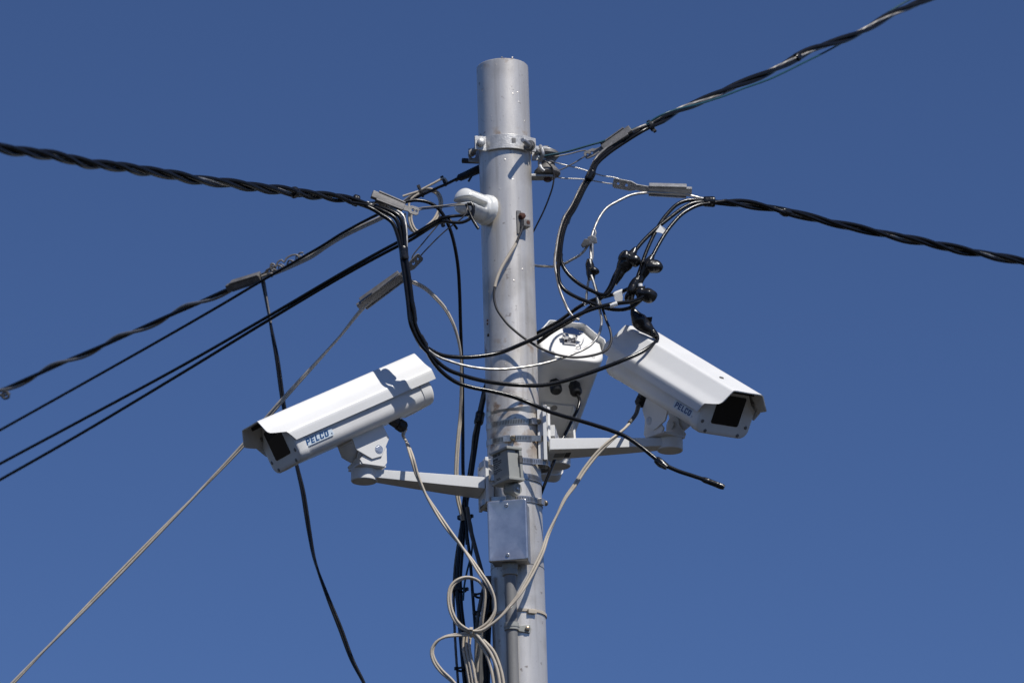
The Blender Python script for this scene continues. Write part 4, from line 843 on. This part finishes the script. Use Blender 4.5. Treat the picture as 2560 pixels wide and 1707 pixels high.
E0 = px(1271, 1157, -.130); tn = nrm(rad(-54) + AU*-.06); txx = tang(-54); tyy = np.cross(tn, txx)
pc = thing('photocell_box', E0, 'small grey photocell switch box with black print, above the junction box', 'photocell')
W2, D2, H2 = .056, .035, .0325
bf = FR(E0 - txx*W2/2 - tn*D2/2, txx, tyy)
MB().box(bf, W2/2, H2, D2/2).build('case', 'photo', pc, .0022)
for s_ in (1, -1): MB().box(sub(bf, .0015, s_*(H2+.0012), .002), W2/2+.004, .0032, D2/2+.003).build('rim', 'photo', pc, .0014)
MB().box(sub(bf, W2/2+.0015, 0, -D2/2+.004), .0030, H2-.002, .0035).build('back_rim', 'photo', pc, .001)
MB().box(sub(bf, W2/2+.0040, .010, -D2/2+.005), .0022, .0085, .0042).build('hinge_clip', 'gcable', pc, .0008)
MB().lathe([(.0032, 0), (.0032, .0008)], FR(at(bf, W2/2, H2-.005, -D2/2+.012), bf[3], bf[2]), 10).build('screw', 'dark', pc)
tf = sub(bf, 0, 0, D2/2+.0003)
for s_, sz, yy, bo in (('TORK NSi', .0070, .0335, .00022), ('RKP303', .0062, .0225, .00022), ('Swivel Photocontrol', .0040, .0165, .0001), ('120/277 VAC 50/60Hz', .0036, .0105, 0), ('N.O. 1800 Watts', .0034, .0055, 0), ('N.C. 1000 VA', .0034, .0005, 0), ('Mount facing North', .0034, -.0060, 0), ('For use in outdoor wet location', .0026, -.0105, 0), ('UL LISTED', .0028, -.0145, 0), ('Made in China', .0026, -.0300, 0), ('www.tork.com', .0030, -.0335, 0)):
    text(s_, sz*.86, sub(tf, -W2/2+.0035 if yy > -.02 else -W2/2+.010, yy*.80, 0), 'ink', pc, bold=bo, align='LEFT')
kc = at(jf, .010, .0945, .034); ka = nrm(V(.66, -.74, -.10)); kx = nrm(np.cross(ka, V(0, 0, 1))); kf = (kc, kx, np.cross(ka, kx), ka)
MB().lathe([(.010, -.018), (.0125, -.016), (.0134, .012), (.0122, .016)], kf, 28).build('swivel_knuckle', 'photo', pc, angle=50)
MB().lathe([(.0038, .0155), (.0038, .0180), (.002, .0188)], kf, 10).build('swivel_screw', 'steel', pc)
sb_ = at(jf, .004, .0600, .026); MB().lathe([(.0125, 0), (.0125, .010), (.0100, .012), (.0100, .036)], (sb_, kx, np.cross(AU, kx), AU), 20).build('stem', 'photo', pc)
cb_ = at(bf, 0, -H2+.004, 0); MB().tube(np.array([kc - ka*.004 + (cb_-kc)*t_ for t_ in np.linspace(0, 1, 5)]), .0095, 18).build('neck', 'photo', pc)

# ------------------------------------------------------------------ camera leads and the coil beside the conduit
def twin(t, Q, off, r, pitch, ph=0., m='beige', o2=None):
    for k in (0, 1): MB().tube(helix(Q, off, pitch, ph + k*math.pi, o2), r, 12).build('jacket', m, t, angle=60)
def gl(Mx, e): return wpt(Mx, *e)
gL = gl(ML, eL); gR = gl(MR, eR)
QL = spline([gL] + path([(1008, 1086), (1017, 1106), (1030, 1143), (1042, 1185), (1058, 1222), (1068, 1242), (1094, 1284), (1120, 1322), (1146, 1355), (1175, 1394), (1201, 1433), (1223, 1465), (1236, 1498), (1237, 1527), (1221, 1556), (1197, 1574), (1176, 1583), (1146, 1586), (1113, 1591), (1091, 1604), (1080, 1626), (1085, 1650), (1102, 1675), (1129, 1700), (1150, 1725), (1170, 1770)], [(0, gL[1]-.01), (.06, -.10), (.25, -.09), (.5, -.13), (1, -.12)]), .006)
cL = thing('camera_lead', QL[0], 'beige twin lead from the left-pointing camera, ending in a wide loop near the pole', 'cable', 'beige camera leads')
twin(cL, QL, .0026, .0027, .30, .6, o2=.0016)
QR = spline([gR] + path([(1596, 1015), (1590, 1035), (1568, 1064), (1546, 1085), (1523, 1104), (1491, 1136), (1459, 1177), (1435, 1215), (1414, 1244), (1388, 1297), (1369, 1339), (1356, 1378), (1336, 1420), (1317, 1455), (1298, 1485), (1275, 1514), (1249, 1543), (1226, 1562), (1201, 1577), (1176, 1577), (1146, 1559), (1129, 1530), (1123, 1491), (1129, 1465), (1146, 1449), (1171, 1443), (1197, 1452), (1211, 1474), (1212, 1500), (1206, 1540), (1197, 1600), (1190, 1680), (1192, 1760)], [(0, gR[1]-.015), (.08, -.06), (.3, -.09), (.45, -.13), (.7, -.135), (.85, -.09), (1, -.05)]), .006)
cR = thing('camera_lead', QR[0], 'beige twin lead from the right-pointing camera, crossing the pole into a round coil', 'cable', 'beige camera leads')
twin(cR, QR, .0027, .0027, .55, .3, o2=.0018)
cable('grey_section', QR[0:int(len(QR)*.085)] - V(0, .004, 0), .0042, 'gcable', parent=cR)
for i, (pp, yy) in enumerate((([(1181, 1583), (1201, 1611), (1217, 1637), (1227, 1668), (1234, 1707), (1238, 1770)], -.125), ([(1190, 1582), (1209, 1600), (1233, 1626), (1250, 1666), (1259, 1707), (1264, 1770)], -.12), ([(1186, 1580), (1206, 1604), (1226, 1632), (1241, 1667), (1249, 1707), (1254, 1770)], -.13))):
    cable('spare_turn', path(pp, yy), .0035, 'beige', parent=cR, seg=12)
for i, dx in enumerate((-6, 2, 10)):
    cable('spare_turn', path([(1166+dx, 1585), (1164+dx, 1620), (1172+dx, 1660), (1180+dx, 1707), (1188+dx, 1770)], -.10-.004*i), .0030, 'beige', parent=cR, seg=12)
tie(cR, px(1178, 1580, -.128), RT, .0095, .006, V(0, -1, .3), 'beige')

# mixed cables left of the lower pole
cable('teal_lead', path([(1168, 1262), (1175, 1297), (1181, 1329), (1179, 1381), (1168, 1426), (1161, 1462), (1158, 1500)], .06), .0021, 'teal', 'short teal wire among the black cables left of the lower pole', 'wire')
cable('black_lead', path([(1164, 1255), (1167, 1329), (1175, 1394), (1181, 1475), (1187, 1556), (1192, 1630), (1196, 1760)], .055), .0034, 'black', 'single black cable slanting between the strapped riser and the pole', seg=12)
cable('grey_lead', path([(1168, 1268), (1176, 1320), (1188, 1368), (1202, 1420), (1212, 1459), (1216, 1500), (1210, 1560), (1204, 1640), (1206, 1760)], [(0, .05), (.5, 0), (1, -.02)]), .0046, 'gcable', 'thick dark grey cable curving towards the pole below the left arm', seg=14)
lw = thing('lower_cable_bunch', px(1207, 1600, .0), 'bunch of grey and black cables tied close against the left of the lower pole', 'cable')
for dx, dy, m_, r_ in ((0, -.03, 'gcable', .0046), (-11, -.02, 'gcable', .0040), (11, 0, 'black', .0048), (20, .01, 'black', .0042)):
    cable('strand', path([(1222+dx*.4, 1440), (1214+dx*.9, 1490), (1206+dx, 1540), (1202+dx, 1600), (1201+dx, 1660), (1200+dx, 1760)], dy), r_, m_, parent=lw, seg=12)
for yy, k in ((1532, .3), (1488, .0)): tie(lw, px(1209, yy, -.01), AU, .0175, .005, V(-1, -.4, k))
cable('black_loop', path([(1226, 1453), (1212, 1470), (1203, 1500), (1206, 1530), (1222, 1520), (1229, 1490), (1226, 1470)], .01), .0034, 'black', 'tight black cable loop tucked beside the pole under the beige coil')

# rear camera's lead
g1 = wpt(MC, *gland.__call__(hC, -.330, -.020, 0)) if False else wpt(MC, -.330, -.020, -.1445)
cable('rear_camera_lead', [g1] + path([(1449, 1000), (1443, 1025), (1430, 1050), (1418, 1075), (1405, 1100), (1390, 1140), (1372, 1185), (1356, 1225), (1340, 1265)], [(0, g1[1]-.015), (.5, .10), (1, .075)]), .0036, 'black', 'black lead hanging under the half hidden camera and slipping behind the pole', seg=12)
